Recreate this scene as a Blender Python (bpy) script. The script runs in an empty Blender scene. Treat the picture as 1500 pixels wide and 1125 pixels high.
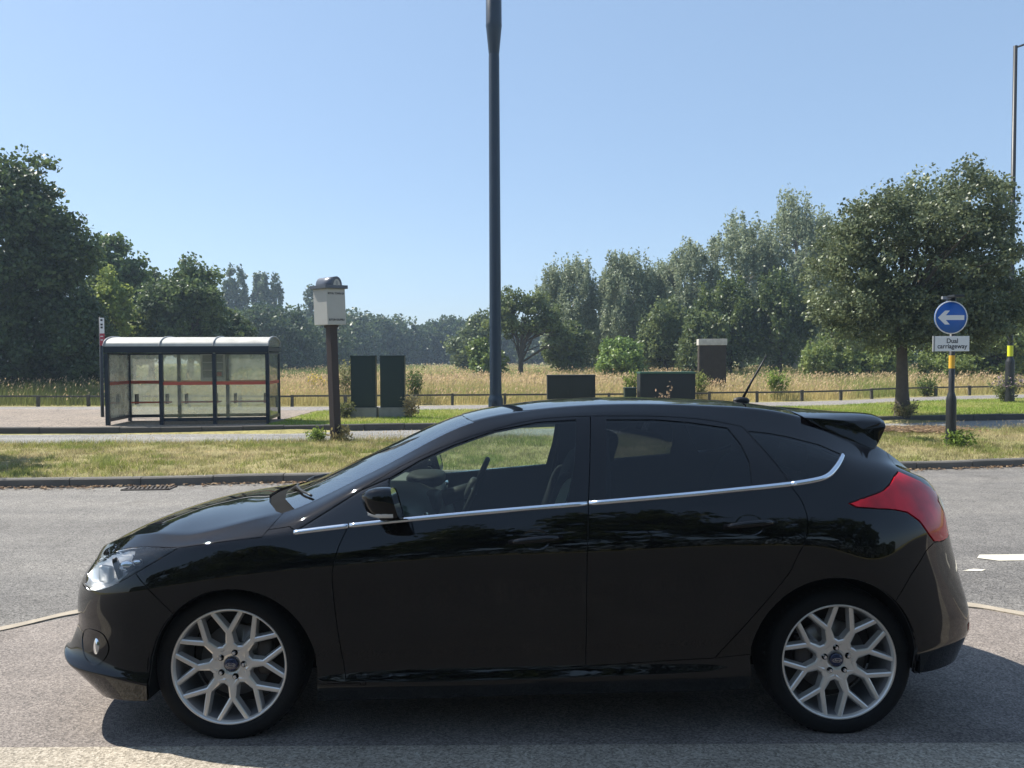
import bpy, bmesh, math, random
import numpy as np
from math import sin, cos, tan, pi, radians, atan2, sqrt, degrees
from mathutils import Vector, Matrix
from mathutils.bvhtree import BVHTree

rng = np.random.default_rng(7)
random.seed(7)
SC = bpy.context.scene
COL = SC.collection
TP = tan(radians(2.35))          # crossfall of the pavement the car stands on

def fg_z(x, y):                  # pavement plane under the car
    return .00826 + TP * ((x + 1.2356) * .00881 - (y - 4.0729))

# ------------------------------------------------------------------ materials
def srgb(r, g, b):
    f = lambda c: (c / 12.92 if c <= .04045 else ((c + .055) / 1.055) ** 2.4)
    return (f(r / 255), f(g / 255), f(b / 255))

def new_mat(name):
    m = bpy.data.materials.new(name)
    m.use_nodes = True
    nt = m.node_tree
    for n in list(nt.nodes):
        nt.nodes.remove(n)
    out = nt.nodes.new('ShaderNodeOutputMaterial')
    b = nt.nodes.new('ShaderNodeBsdfPrincipled')
    nt.links.new(b.outputs[0], out.inputs[0])
    return m, nt, b, out

def simple(name, col, rough=.5, metal=0., spec=.5, coat=0., var=.12, vscale=6., bump=0., bscale=60.):
    """principled with a little procedural unevenness in colour and gloss"""
    m, nt, b, out = new_mat(name)
    L = nt.links.new
    tc = nt.nodes.new('ShaderNodeTexCoord')
    no = nt.nodes.new('ShaderNodeTexNoise')
    no.inputs['Scale'].default_value = vscale
    no.inputs['Detail'].default_value = 6
    L(tc.outputs['Object'], no.inputs['Vector'])
    mx = nt.nodes.new('ShaderNodeMix'); mx.data_type = 'RGBA'
    mx.inputs[6].default_value = (*[c * (1 - var) for c in col], 1)
    mx.inputs[7].default_value = (*[min(1, c * (1 + var)) for c in col], 1)
    L(no.outputs['Fac'], mx.inputs[0])
    L(mx.outputs[2], b.inputs['Base Color'])
    mr = nt.nodes.new('ShaderNodeMapRange')
    mr.inputs[3].default_value = max(0.0, rough * (1 - var)); mr.inputs[4].default_value = min(1, rough * (1 + var))
    L(no.outputs['Fac'], mr.inputs[0]); L(mr.outputs[0], b.inputs['Roughness'])
    b.inputs['Metallic'].default_value = metal
    b.inputs['Specular IOR Level'].default_value = spec
    b.inputs['Coat Weight'].default_value = coat
    b.inputs['Coat Roughness'].default_value = .02
    if bump:
        n2 = nt.nodes.new('ShaderNodeTexNoise'); n2.inputs['Scale'].default_value = bscale
        n2.inputs['Detail'].default_value = 4
        L(tc.outputs['Object'], n2.inputs['Vector'])
        bp = nt.nodes.new('ShaderNodeBump'); bp.inputs['Strength'].default_value = bump
        bp.inputs['Distance'].default_value = .01
        L(n2.outputs['Fac'], bp.inputs['Height']); L(bp.outputs[0], b.inputs['Normal'])
    return m

def ramp(nt, fac, stops, interp='LINEAR'):
    r = nt.nodes.new('ShaderNodeValToRGB')
    r.color_ramp.interpolation = interp
    el = r.color_ramp.elements
    while len(el) < len(stops):
        el.new(.5)
    for e, (p, c) in zip(el, stops):
        e.position = p; e.color = (*c, 1)
    nt.links.new(fac, r.inputs[0])
    return r.outputs[0]

def noise(nt, vec, scale, detail=5, rough=.55, dist=0.):
    n = nt.nodes.new('ShaderNodeTexNoise')
    n.inputs['Scale'].default_value = scale; n.inputs['Detail'].default_value = detail
    n.inputs['Roughness'].default_value = rough; n.inputs['Distortion'].default_value = dist
    nt.links.new(vec, n.inputs['Vector'])
    return n.outputs['Fac']

def mixc(nt, a, b_, fac, mode='MIX'):
    m = nt.nodes.new('ShaderNodeMix'); m.data_type = 'RGBA'; m.blend_type = mode
    for s, v in ((6, a), (7, b_), (0, fac)):
        if isinstance(v, (int, float)):
            m.inputs[s].default_value = v
        elif isinstance(v, tuple):
            m.inputs[s].default_value = (*v, 1)
        else:
            nt.links.new(v, m.inputs[s])
    return m.outputs[2]

def coords(nt, scale=(1, 1, 1), rot=0.):
    tc = nt.nodes.new('ShaderNodeTexCoord')
    mp = nt.nodes.new('ShaderNodeMapping')
    mp.inputs['Scale'].default_value = scale
    mp.inputs['Rotation'].default_value = (0, 0, rot)
    nt.links.new(tc.outputs['Object'], mp.inputs['Vector'])
    return mp.outputs[0]

def asphalt(name, dark, mid, light, grain=95., patch=.35, streak=None, bump=.5, cracks=0.):
    m, nt, b, out = new_mat(name)
    L = nt.links.new
    v = coords(nt)
    vo = nt.nodes.new('ShaderNodeTexVoronoi'); vo.inputs['Scale'].default_value = grain
    L(v, vo.inputs['Vector'])
    sep = nt.nodes.new('ShaderNodeSeparateColor'); L(vo.outputs['Color'], sep.inputs[0])
    grainc = ramp(nt, sep.outputs[0], [(0, dark), (.28, [c * .75 for c in mid]), (.6, mid), (1, light)])
    big = noise(nt, v, patch, 6, .6)
    f1 = ramp(nt, big, [(.3, (.82, .82, .83)), (.7, (1.14, 1.13, 1.1))])
    c = mixc(nt, grainc, f1, 1.0, 'MULTIPLY')
    med = noise(nt, v, 4., 6, .65)
    f2 = ramp(nt, med, [(.3, (.86, .86, .86)), (.7, (1.1, 1.1, 1.1))])
    c = mixc(nt, c, f2, 1.0, 'MULTIPLY')
    st_ = noise(nt, v, 1.1, 4, .5, .6)
    c = mixc(nt, c, ramp(nt, st_, [(.26, (.72, .71, .70)), (.38, (1, 1, 1)), (.66, (1, 1, 1)), (.78, (1.12, 1.11, 1.08))]), 1.0, 'MULTIPLY')
    if streak:
        vs = coords(nt, (.06, 1.5, 1), streak)
        sn = noise(nt, vs, 1., 5, .6)
        f3 = ramp(nt, sn, [(.32, (.78, .78, .79)), (.5, (1, 1, 1)), (.68, (1.16, 1.15, 1.13))])
        c = mixc(nt, c, f3, 1.0, 'MULTIPLY')
    if cracks:
        vc = nt.nodes.new('ShaderNodeTexVoronoi'); vc.feature = 'DISTANCE_TO_EDGE'
        vc.inputs['Scale'].default_value = .45
        wn = nt.nodes.new('ShaderNodeTexNoise'); wn.inputs['Scale'].default_value = 1.6; wn.inputs['Detail'].default_value = 6
        L(v, wn.inputs['Vector'])
        L(mixc(nt, v, wn.outputs['Color'], .22), vc.inputs['Vector'])
        cf = ramp(nt, vc.outputs['Distance'], [(0, (1 - cracks,) * 3), (.012, (1, 1, 1))])
        c = mixc(nt, c, cf, 1.0, 'MULTIPLY')
    L(c, b.inputs['Base Color'])
    b.inputs['Roughness'].default_value = .82
    b.inputs['Specular IOR Level'].default_value = .35
    bp = nt.nodes.new('ShaderNodeBump'); bp.inputs['Strength'].default_value = bump; bp.inputs['Distance'].default_value = .006
    L(vo.outputs['Distance'], bp.inputs['Height']); L(bp.outputs[0], b.inputs['Normal'])
    return m

def ground_mat(name, cols, scales=(.25, 2.2, 22.), rough=.95):
    m, nt, b, out = new_mat(name)
    v = coords(nt)
    a = ramp(nt, noise(nt, v, scales[0], 6, .6), [(.3, cols[0]), (.5, cols[1]), (.7, cols[2])])
    c = ramp(nt, noise(nt, v, scales[1], 6, .65), [(.35, cols[1]), (.6, cols[3])])
    d = mixc(nt, a, c, .5)
    f = ramp(nt, noise(nt, v, scales[2], 6, .7), [(.3, (.55, .55, .55)), (.7, (1.35, 1.35, 1.3))])
    nt.links.new(mixc(nt, d, f, 1.0, 'MULTIPLY'), b.inputs['Base Color'])
    b.inputs['Roughness'].default_value = rough
    b.inputs['Specular IOR Level'].default_value = .1
    bp = nt.nodes.new('ShaderNodeBump'); bp.inputs['Strength'].default_value = .8; bp.inputs['Distance'].default_value = .05
    nt.links.new(noise(nt, v, scales[2] * 1.5, 5), bp.inputs['Height']); nt.links.new(bp.outputs[0], b.inputs['Normal'])
    return m

def leaf_mat(name, trans=.35, rough=.5, spec=.35):
    """colour comes from each leaf's own tint attribute"""
    m, nt, b, out = new_mat(name)
    at = nt.nodes.new('ShaderNodeAttribute'); at.attribute_name = 'tint'
    L = nt.links.new
    L(at.outputs['Color'], b.inputs['Base Color'])
    b.inputs['Roughness'].default_value = rough
    b.inputs['Specular IOR Level'].default_value = spec
    tr = nt.nodes.new('ShaderNodeBsdfTranslucent')
    hs = nt.nodes.new('ShaderNodeHueSaturation'); hs.inputs['Value'].default_value = 1.5; hs.inputs['Hue'].default_value = .485
    L(at.outputs['Color'], hs.inputs['Color']); L(hs.outputs[0], tr.inputs[0])
    mx = nt.nodes.new('ShaderNodeMixShader'); mx.inputs[0].default_value = trans
    L(b.outputs[0], mx.inputs[1]); L(tr.outputs[0], mx.inputs[2]); L(mx.outputs[0], out.inputs[0])
    return m

def glass_mat(name, tint, refl=1.0, rough=.0, haze=None, haze_f=0., ior=1.52):
    m, nt, b, out = new_mat(name)
    nt.nodes.remove(b)
    L = nt.links.new
    t = nt.nodes.new('ShaderNodeBsdfTransparent'); t.inputs[0].default_value = (*tint, 1)
    g = nt.nodes.new('ShaderNodeBsdfGlossy'); g.inputs['Roughness'].default_value = rough
    g.inputs[0].default_value = (refl, refl, refl, 1)
    fr = nt.nodes.new('ShaderNodeFresnel'); fr.inputs[0].default_value = ior
    base = t.outputs[0]
    if haze:
        d = nt.nodes.new('ShaderNodeBsdfDiffuse'); d.inputs[0].default_value = (*haze, 1)
        tl = nt.nodes.new('ShaderNodeBsdfTranslucent'); tl.inputs[0].default_value = (*haze, 1)
        ad = nt.nodes.new('ShaderNodeMixShader'); ad.inputs[0].default_value = .6
        L(d.outputs[0], ad.inputs[1]); L(tl.outputs[0], ad.inputs[2])
        v = coords(nt)
        hf = nt.nodes.new('ShaderNodeMapRange')
        L(noise(nt, v, 3., 6, .65), hf.inputs[0]); hf.inputs[1].default_value = .3; hf.inputs[2].default_value = .7
        hf.inputs[3].default_value = haze_f * .5; hf.inputs[4].default_value = haze_f * 1.4
        m1 = nt.nodes.new('ShaderNodeMixShader'); L(hf.outputs[0], m1.inputs[0])
        L(t.outputs[0], m1.inputs[1]); L(ad.outputs[0], m1.inputs[2]); base = m1.outputs[0]
    mx = nt.nodes.new('ShaderNodeMixShader')
    L(fr.outputs[0], mx.inputs[0]); L(base, mx.inputs[1]); L(g.outputs[0], mx.inputs[2])
    L(mx.outputs[0], out.inputs[0])
    return m

M = {}
M['paint'] = simple('black_car_paint', (.0022, .0022, .003), .045, 0, .0, 1.0, .1, 3.)
M['paint'].node_tree.nodes['Principled BSDF'].inputs['Coat IOR'].default_value = 1.48
M['gloss_black'] = simple('gloss_black_trim', (.004, .004, .005), .08, 0, .5, .5)
M['plastic'] = simple('black_plastic', (.012, .012, .013), .45, 0, .4)
M['matte'] = simple('matte_black', (.006, .006, .006), .9, 0, .1)
M['rubber'] = simple('tyre_rubber', (.007, .007, .0075), .7, 0, .2, 0, .2, 20., .25, 90.)
M['rim'] = simple('silver_alloy', (.72, .69, .645), .30, .68, .5, .2, .06, 9.)
M['rim_inner'] = simple('silver_barrel', (.30, .30, .31), .38, .7, .5)
M['disc'] = simple('brake_disc_steel', (.25, .23, .21), .4, .8)
M['chrome'] = simple('satin_chrome', (.78, .80, .84), .14, 1.0)
M['mirror_chrome'] = simple('lamp_reflector', (.82, .83, .85), .06, 1.0)
M['cap_blue'] = simple('cap_blue', (.015, .02, .06), .2, 0, .5, .6)
M['interior'] = simple('interior_trim', (.032, .036, .036), .6)
M['dash'] = simple('dashboard_trim', (.24, .265, .26), .55)
M['seat'] = simple('seat_fabric', (.028, .030, .034), .9, 0, .1, 0, .2, 30.)
M['seat_light'] = simple('seat_side_fabric', (.50, .52, .42), .9, 0, .1)
M['liner'] = simple('headlining', (.05, .055, .065), .9)
M['glass'] = glass_mat('side_glass', (.76, .85, .78))
M['glass_dark'] = glass_mat('privacy_glass', (.27, .30, .32))
M['glass_ws'] = glass_mat('windscreen_glass', (.66, .74, .72), 1.0, ior=4.5)
M['lens'] = glass_mat('clear_lens', (.93, .94, .94))
M['lamp_bowl'] = simple('lamp_bowl_silver', (.85, .86, .88), .30, .7, .5)
M['indicator'] = simple('indicator_lens', (.75, .72, .68), .2, .2, .5, .5)

def red_lens():
    m, nt, b, out = new_mat('red_lamp_lens')
    v = coords(nt)
    c = ramp(nt, noise(nt, v, 7., 3), [(.35, (.42, .003, .012)), (.65, (.72, .008, .022))])
    nt.links.new(c, b.inputs['Base Color'])
    b.inputs['Roughness'].default_value = .10
    b.inputs['Coat Weight'].default_value = .35
    b.inputs['Specular IOR Level'].default_value = .2
    return m
M['red_lens'] = red_lens()
M['pavement'] = asphalt('pavement_asphalt', (.085, .075, .07), (.20, .172, .154), (.29, .255, .23), 135., .5, None, .35, .0)
M['added_dark_ground'] = asphalt('added_dark_asphalt', (.02, .02, .02), (.062, .058, .054), (.11, .10, .095), 100., .5, None, .5)
M['road'] = asphalt('road_asphalt', (.055, .053, .05), (.172, .162, .150), (.27, .256, .238), 120., .25, radians(3), .5, .10)
M['road_far'] = asphalt('far_road_asphalt', (.06, .06, .06), (.23, .225, .215), (.34, .33, .31), 60., .25, radians(3), .4)
M['footpath'] = asphalt('footpath_asphalt', (.09, .085, .08), (.235, .215, .20), (.32, .30, .28), 40., .4, None, .3)
M['bus_paving'] = asphalt('bus_stop_paving', (.08, .066, .055), (.235, .192, .155), (.32, .265, .215), 40., .6, None, .3, .3)
M['slab'] = asphalt('concrete_edging', (.16, .14, .11), (.33, .29, .235), (.44, .395, .33), 120., .8, None, .35)
M['kerb'] = simple('kerb_concrete', (.14, .13, .115), .9, 0, .2, 0, .5, 2.5, .5, 60.)
M['kerb_dark'] = simple('shaded_kerb_concrete', (.075, .07, .064), .9, 0, .2, 0, .5, 2.5, .5, 60.)  # far kerb: shade of its face put into a darker concrete colour
M['kerb_sand'] = simple('kerb_sandy', (.33, .285, .225), .9, 0, .2, 0, .35, 5., .5, 60.)
M['white_paint'] = simple('road_paint', (.62, .58, .48), .8, 0, .2, 0, .3, 8., .3, 80.)
M['median_soil'] = ground_mat('median_turf', [(.17, .18, .055), (.29, .25, .12), (.15, .18, .05), (.36, .30, .17)])
M['verge_soil'] = ground_mat('verge_turf', [(.15, .19, .045), (.24, .24, .08), (.13, .17, .04), (.28, .26, .11)])
M['field_soil'] = ground_mat('field_turf', [(.17, .18, .065), (.29, .26, .11), (.15, .18, .055), (.33, .28, .135)], (.06, .5, 6.))
M['blade'] = leaf_mat('grass_blade', .35, .6, .2)
M['leaf'] = leaf_mat('tree_leaf', .30, .45, .4)
M['leaf_gloss'] = leaf_mat('glossy_leaf', .27, .43, .45)
M['bark'] = simple('bark', (.085, .07, .055), .95, 0, .15, 0, .45, 9., .9, 25.)
M['bark_pale'] = simple('birch_bark', (.33, .31, .28), .9, 0, .15, 0, .5, 6., .6, 25.)
M['post_blue'] = simple('lamp_post_paint', (.007, .019, .038), .4, 0, .4, .2)
M['post_black'] = simple('black_post_paint', (.012, .013, .014), .45, 0, .5)
M['shelter'] = simple('shelter_frame_paint', (.005, .013, .026), .45, 0, .35, .1)
M['band_red'] = simple('red_band', (.42, .075, .045), .6)
M['shelter_glass'] = glass_mat('shelter_glazing', (.92, .94, .88), 1.0, .0, (.95, .97, .86), .30)
M['roof_sheet'] = simple('roof_sheet', (.47, .455, .41), .5, 0, .3, 0, .38, 4.)
M['cab_green'] = simple('cabinet_paint', (.008, .024, .023), .5, 0, .4, .1)
M['cab_green_light'] = simple('cabinet_lid_paint', (.03, .085, .055), .5, 0, .45)
M['cab_dark'] = simple('cabinet_dark_paint', (.013, .017, .020), .55, 0, .4)
M['concrete'] = simple('concrete', (.26, .25, .22), .9, 0, .2, 0, .35, 5., .5, 50.)
M['stone_dark'] = simple('weathered_pillar', (.045, .038, .032), .9, 0, .2, 0, .5, 5., .8, 14.)
M['stone_pale'] = simple('pale_capping', (.50, .48, .44), .9, 0, .2, 0, .45, 6.)
M['timber'] = simple('weathered_timber', (.085, .078, .064), .9, 0, .2, 0, .4, 8.)
M['sign_white'] = simple('sign_white', (.70, .71, .71), .5, 0, .4, 0, .05)
M['sign_blue'] = simple('sign_blue', (.003, .10, .42), .4, 0, .45, 0, .06)
M['sign_grey'] = simple('sign_back_grey', (.24, .25, .26), .6)
M['board_white'] = simple('board_cream', (.40, .40, .385), .6, 0, .4, 0, .08)
M['board_post'] = simple('board_post_brown', (.022, .011, .011), .6)
M['board_lead'] = simple('board_lead', (.085, .095, .12), .4, .3)
M['text'] = simple('black_lettering', (.015, .015, .02), .6)
M['yellow'] = simple('yellow_band', (.62, .36, .03), .5)
M['yellow_green'] = simple('fluorescent_band', (.60, .62, .02), .5)
M['stop_red'] = simple('stop_flag_red', (.35, .03, .05), .5)
M['poster'] = simple('poster_paper', (.55, .54, .54), .6)
M['poster_grey'] = simple('poster_grey', (.20, .21, .22), .6)
M['iron'] = simple('cast_iron', (.06, .05, .045), .7, .3)
M['lamp_glass'] = simple('lantern_bowl', (.5, .5, .48), .2, 0, .5, .3)

# ------------------------------------------------------------------ scene bookkeeping
def link(o, parent=None):
    COL.objects.link(o)
    if parent is not None:
        o.parent = parent
    return o

def tag(o, label=None, cat=None, group=None, kind=None):
    if label: o['label'] = label
    if cat: o['category'] = cat
    if group: o['group'] = group
    if kind: o['kind'] = kind
    return o

def thing(name, label, cat, loc=(0, 0, 0), rz=0., group=None):
    o = bpy.data.objects.new(name, None)
    o.empty_display_size = .1
    o.location = loc; o.rotation_euler = (0, 0, rz)
    return tag(link(o), label, cat, group)

def dup(root, loc=None, rz=None, label=None):
    r = root.copy(); COL.objects.link(r)
    if loc is not None: r.location = loc
    if rz is not None: r.rotation_euler = (0, 0, rz)
    if label: r['label'] = label
    for ch in list(root.children):
        c = ch.copy(); COL.objects.link(c); c.parent = r
        for g in ch.children:
            d = g.copy(); COL.objects.link(d); d.parent = c
    return r

def fast_mesh(name, V, F, nv=4):
    """V (n,3) float, F (m,nv) int -> mesh, quick"""
    me = bpy.data.meshes.new(name)
    V = np.asarray(V, np.float32); F = np.asarray(F, np.int32)
    me.vertices.add(len(V)); me.vertices.foreach_set('co', V.ravel())
    me.loops.add(F.size); me.loops.foreach_set('vertex_index', F.ravel())
    me.polygons.add(len(F))
    me.polygons.foreach_set('loop_start', np.arange(0, F.size, nv, dtype=np.int32))
    try:
        me.polygons.foreach_set('loop_total', np.full(len(F), nv, np.int32))
    except Exception:
        pass
    me.update(calc_edges=True)
    return me

def set_tint(me, cols):
    a = me.attributes.new('tint', 'FLOAT_COLOR', 'POINT')
    c = np.ones((len(cols), 4), np.float32); c[:, :3] = cols
    a.data.foreach_set('color', c.ravel())

class MB:
    """collects boxes, tubes, lathes ... and links them as ONE mesh object"""
    def __init__(s):
        s.v = []; s.f = []; s.m = []; s.sm = []; s.mi = 0
    def mat(s, i):
        s.mi = i; return s
    def add(s, vs, fs, smooth=False):
        o = len(s.v); s.v += [tuple(v) for v in vs]
        for f in fs:
            s.f.append([o + i for i in f]); s.m.append(s.mi); s.sm.append(smooth)
        return s
    def box(s, c, d, rz=0., bevel=0., ry=0., rx=0.):
        x, y, z = d[0] / 2, d[1] / 2, d[2] / 2
        R = Matrix.Rotation(rz, 3, 'Z') @ Matrix.Rotation(ry, 3, 'Y') @ Matrix.Rotation(rx, 3, 'X')
        C = Vector(c)
        if bevel <= 0:
            vs = [C + R @ Vector((sx * x, sy * y, sz * z)) for sx in (-1, 1) for sy in (-1, 1) for sz in (-1, 1)]
            return s.add(vs, [(0, 1, 3, 2), (4, 6, 7, 5), (0, 4, 5, 1), (2, 3, 7, 6), (0, 2, 6, 4), (1, 5, 7, 3)])
        bm = bmesh.new()
        bmesh.ops.create_cube(bm, size=1.)
        for v in bm.verts: v.co = Vector((v.co.x * d[0], v.co.y * d[1], v.co.z * d[2]))
        bmesh.ops.bevel(bm, geom=bm.edges[:], offset=bevel, segments=2, affect='EDGES', profile=.7)
        bm.verts.index_update()
        s.add([C + R @ v.co for v in bm.verts], [[v.index for v in f.verts] for f in bm.faces], False)
        bm.free(); return s
    def prism(s, pts, a, b, axis='y', smooth=False):
        """polygon extruded along an axis from a to b; pts are the two other coordinates in order"""
        n = len(pts)
        def P(p, t):
            if axis == 'y': return (p[0], t, p[1])
            if axis == 'z': return (p[0], p[1], t)
            return (t, p[0], p[1])
        vs = [P(p, a) for p in pts] + [P(p, b) for p in pts]
        s.add(vs, [list(range(n)), list(range(2 * n - 1, n - 1, -1))])
        o = len(s.v) - 2 * n
        for i in range(n):
            j = (i + 1) % n
            s.f.append([o + j, o + i, o + n + i, o + n + j]); s.m.append(s.mi); s.sm.append(smooth)
        return s
    def tube(s, pts, rad, n=10, caps=True, smooth=True):
        P = [Vector(p) for p in pts]
        R = [rad] * len(P) if isinstance(rad, (int, float)) else rad
        rings = []
        for i, p in enumerate(P):
            t = (P[min(i + 1, len(P) - 1)] - P[max(i - 1, 0)]).normalized()
            a = Vector((0, 0, 1)) if abs(t.z) < .9 else Vector((1, 0, 0))
            u = t.cross(a).normalized(); w = t.cross(u).normalized()
            rings.append([p + (u * cos(2 * pi * k / n) + w * sin(2 * pi * k / n)) * R[i] for k in range(n)])
        vs = [v for r in rings for v in r]
        fs = []
        for i in range(len(P) - 1):
            for k in range(n):
                fs.append((i * n + k, i * n + (k + 1) % n, (i + 1) * n + (k + 1) % n, (i + 1) * n + k))
        s.add(vs, fs, smooth)
        if caps:
            s.add(rings[0], [list(range(n))[::-1]]); s.add(rings[-1], [list(range(n))])
        return s
    def lathe(s, prof, n=48, axis='y', c=(0, 0, 0), close=False, smooth=True):
        """prof: (radius, height) list turned about an axis through c"""
        vs = []
        for r, h in prof:
            for k in range(n):
                a = 2 * pi * k / n
                if axis == 'y': vs.append((c[0] + r * cos(a), c[1] + h, c[2] + r * sin(a)))
                elif axis == 'z': vs.append((c[0] + r * cos(a), c[1] + r * sin(a), c[2] + h))
                else: vs.append((c[0] + h, c[1] + r * cos(a), c[2] + r * sin(a)))
        m = len(prof); fs = []
        for i in range(m if close else m - 1):
            j = (i + 1) % m
            for k in range(n):
                fs.append((i * n + k, j * n + k, j * n + (k + 1) % n, i * n + (k + 1) % n))
        return s.add(vs, fs, smooth)
    def super(s, c, d, e=.5, nu=20, nv=12, R=None):
        """rounded cushion-like solid"""
        C = Vector(c); vs = []; fs = []
        sg = lambda w, m: (1 if w >= 0 else -1) * abs(w) ** m
        for i in range(nv + 1):
            a = -pi / 2 + pi * i / nv
            for k in range(nu):
                b = 2 * pi * k / nu
                p = Vector((d[0] / 2 * sg(cos(a), e) * sg(cos(b), e), d[1] / 2 * sg(cos(a), e) * sg(sin(b), e), d[2] / 2 * sg(sin(a), e)))
                vs.append(C + (R @ p if R else p))
        for i in range(nv):
            for k in range(nu):
                fs.append((i * nu + k, i * nu + (k + 1) % nu, (i + 1) * nu + (k + 1) % nu, (i + 1) * nu + k))
        return s.add(vs, fs, True)
    def build(s, name, mats, parent=None, recalc=True):
        me = bpy.data.meshes.new(name)
        me.from_pydata(s.v, [], s.f)
        mats = [m for m in (mats if isinstance(mats, (list, tuple)) else [mats]) if m]
        for m in mats: me.materials.append(m)
        me.polygons.foreach_set('material_index', s.m)
        me.polygons.foreach_set('use_smooth', s.sm)
        me.update()
        if recalc:
            bm = bmesh.new(); bm.from_mesh(me)
            bmesh.ops.remove_doubles(bm, verts=bm.verts, dist=1e-5)
            bmesh.ops.recalc_face_normals(bm, faces=bm.faces)
            bm.to_mesh(me); bm.free()
        return link(bpy.data.objects.new(name, me), parent)

def text_obj(name, body, size, mat, parent, loc, rot, align='CENTER', shear=0., bold=0., sx=1.):
    cu = bpy.data.curves.new(name, 'FONT')
    cu.body = body; cu.size = size; cu.align_x = align; cu.align_y = 'CENTER'; cu.shear = shear
    cu.offset = bold; cu.extrude = .0008; cu.space_line = .82
    tmp = bpy.data.objects.new(name + '_src', cu)
    COL.objects.link(tmp)
    dg = bpy.context.evaluated_depsgraph_get()
    me = bpy.data.meshes.new_from_object(tmp.evaluated_get(dg))
    bpy.data.objects.remove(tmp)
    me.materials.clear(); me.materials.append(mat)
    o = link(bpy.data.objects.new(name, me), parent)
    o.location = loc; o.rotation_euler = rot; o.scale = (sx, 1, 1)
    return o

# ------------------------------------------------------------------ the car
CAR = thing('car', 'glossy black five-door hatchback parked side-on with silver multi-spoke wheels', 'car')
CAR.location = (-1.23563, 4.07291, .00826)
CAR.rotation_euler = (-radians(2.35), 0, .0088097)

# feature lines of one half of the body, nose to tail; (distance behind front axle, half width, height)
R_ = {}
R_[0] = [(-.62,0,.20),(-.60,.2,.195),(-.55,.38,.185),(-.48,.52,.17),(-.38,.66,.155),(-.2,.70,.17),(.08,.72,.19),(.33,.73,.195),(.75,.735,.20),(1.15,.74,.21),(1.35,.74,.215),(1.6,.74,.22),(2.1,.74,.23),(2.5,.74,.25),(2.8,.73,.28),(3.0,.66,.29),(3.15,.52,.295),(3.25,.30,.295),(3.28,0,.295)]
R_[1] = [(-.80,0,.175),(-.775,.28,.168),(-.705,.53,.160),(-.610,.69,.155),(-.45,.825,.180),(-.21,.864,.19),(.08,.865,.18),(.33,.868,.185),(.75,.875,.195),(1.15,.878,.205),(1.35,.879,.21),(1.6,.88,.215),(2.1,.885,.225),(2.5,.885,.25),(2.8,.875,.275),(3.06,.80,.27),(3.25,.65,.27),(3.355,.37,.27),(3.385,0,.27)]
R_[2] = [(-.95,0,.30),(-.925,.30,.30),(-.845,.57,.322),(-.725,.735,.303),(-.495,.838,.288),(-.21,.885,.25),(.08,.89,.26),(.33,.895,.262),(.75,.904,.268),(1.15,.907,.273),(1.35,.908,.278),(1.6,.909,.283),(2.1,.911,.298),(2.5,.908,.33),(2.8,.895,.36),(3.08,.825,.38),(3.30,.665,.40),(3.415,.37,.40),(3.445,0,.40)]
R_[3] = [(-.885,0,.355),(-.86,.29,.36),(-.800,.572,.375),(-.678,.722,.350),(-.46,.832,.33),(-.21,.868,.318),(.08,.882,.325),(.33,.886,.33),(.75,.888,.335),(1.15,.89,.345),(1.35,.892,.35),(1.6,.894,.358),(2.1,.90,.378),(2.5,.907,.40),(2.8,.90,.43),(3.08,.822,.45),(3.30,.665,.47),(3.412,.37,.48),(3.442,0,.48)]
R_[4] = [(-.90,0,.43),(-.87,.30,.43),(-.785,.56,.43),(-.66,.715,.43),(-.47,.825,.435),(-.21,.88,.44),(.08,.895,.45),(.33,.897,.45),(.75,.90,.45),(1.15,.903,.46),(1.35,.904,.465),(1.6,.906,.47),(2.1,.912,.49),(2.5,.917,.52),(2.8,.905,.56),(3.070,.814,.60),(3.272,.652,.61),(3.384,.355,.615),(3.414,0,.615)]
R_[5] = [(-.902,0,.53),(-.873,.30,.53),(-.787,.56,.525),(-.662,.72,.54),(-.47,.83,.555),(-.21,.882,.58),(.08,.898,.60),(.33,.902,.61),(.75,.906,.63),(1.15,.908,.64),(1.35,.91,.645),(1.6,.912,.655),(2.1,.916,.685),(2.5,.92,.72),(2.8,.902,.735),(3.056,.797,.765),(3.243,.636,.765),(3.350,.345,.765),(3.380,0,.765)]
R_[6] = [(-.893,0,.62),(-.864,.30,.62),(-.772,.56,.615),(-.642,.712,.64),(-.45,.825,.67),(-.21,.878,.70),(.08,.899,.74),(.33,.906,.77),(.75,.909,.81),(1.15,.91,.835),(1.35,.91,.845),(1.6,.91,.86),(2.1,.912,.895),(2.5,.907,.915),(2.8,.875,.92),(3.05,.785,.90),(3.228,.625,.865),(3.335,.34,.85),(3.365,0,.845)]
R_[7] = [(-.872,0,.668),(-.843,.29,.668),(-.752,.55,.664),(-.615,.69,.72),(-.425,.80,.757),(-.212,.857,.782),(.08,.882,.815),(.33,.889,.835),(.75,.892,.872),(1.15,.893,.906),(1.35,.892,.92),(1.6,.891,.937),(2.1,.885,.977),(2.5,.868,1.008),(2.79,.832,1.028),(3.01,.742,1.025),(3.208,.60,.985),(3.315,.33,.96),(3.345,0,.95)]
R_[8] = [(-.84,0,.70),(-.81,.28,.705),(-.715,.535,.715),(-.55,.665,.788),(-.38,.755,.82),(-.205,.83,.835),(.08,.86,.872),(.33,.866,.894),(.75,.866,.942),(1.15,.866,.981),(1.35,.865,.996),(1.6,.862,1.013),(2.1,.85,1.056),(2.5,.826,1.092),(2.78,.785,1.116),(2.96,.70,1.122),(3.16,.56,1.08),(3.262,.32,1.058),(3.295,0,1.05)]
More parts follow.
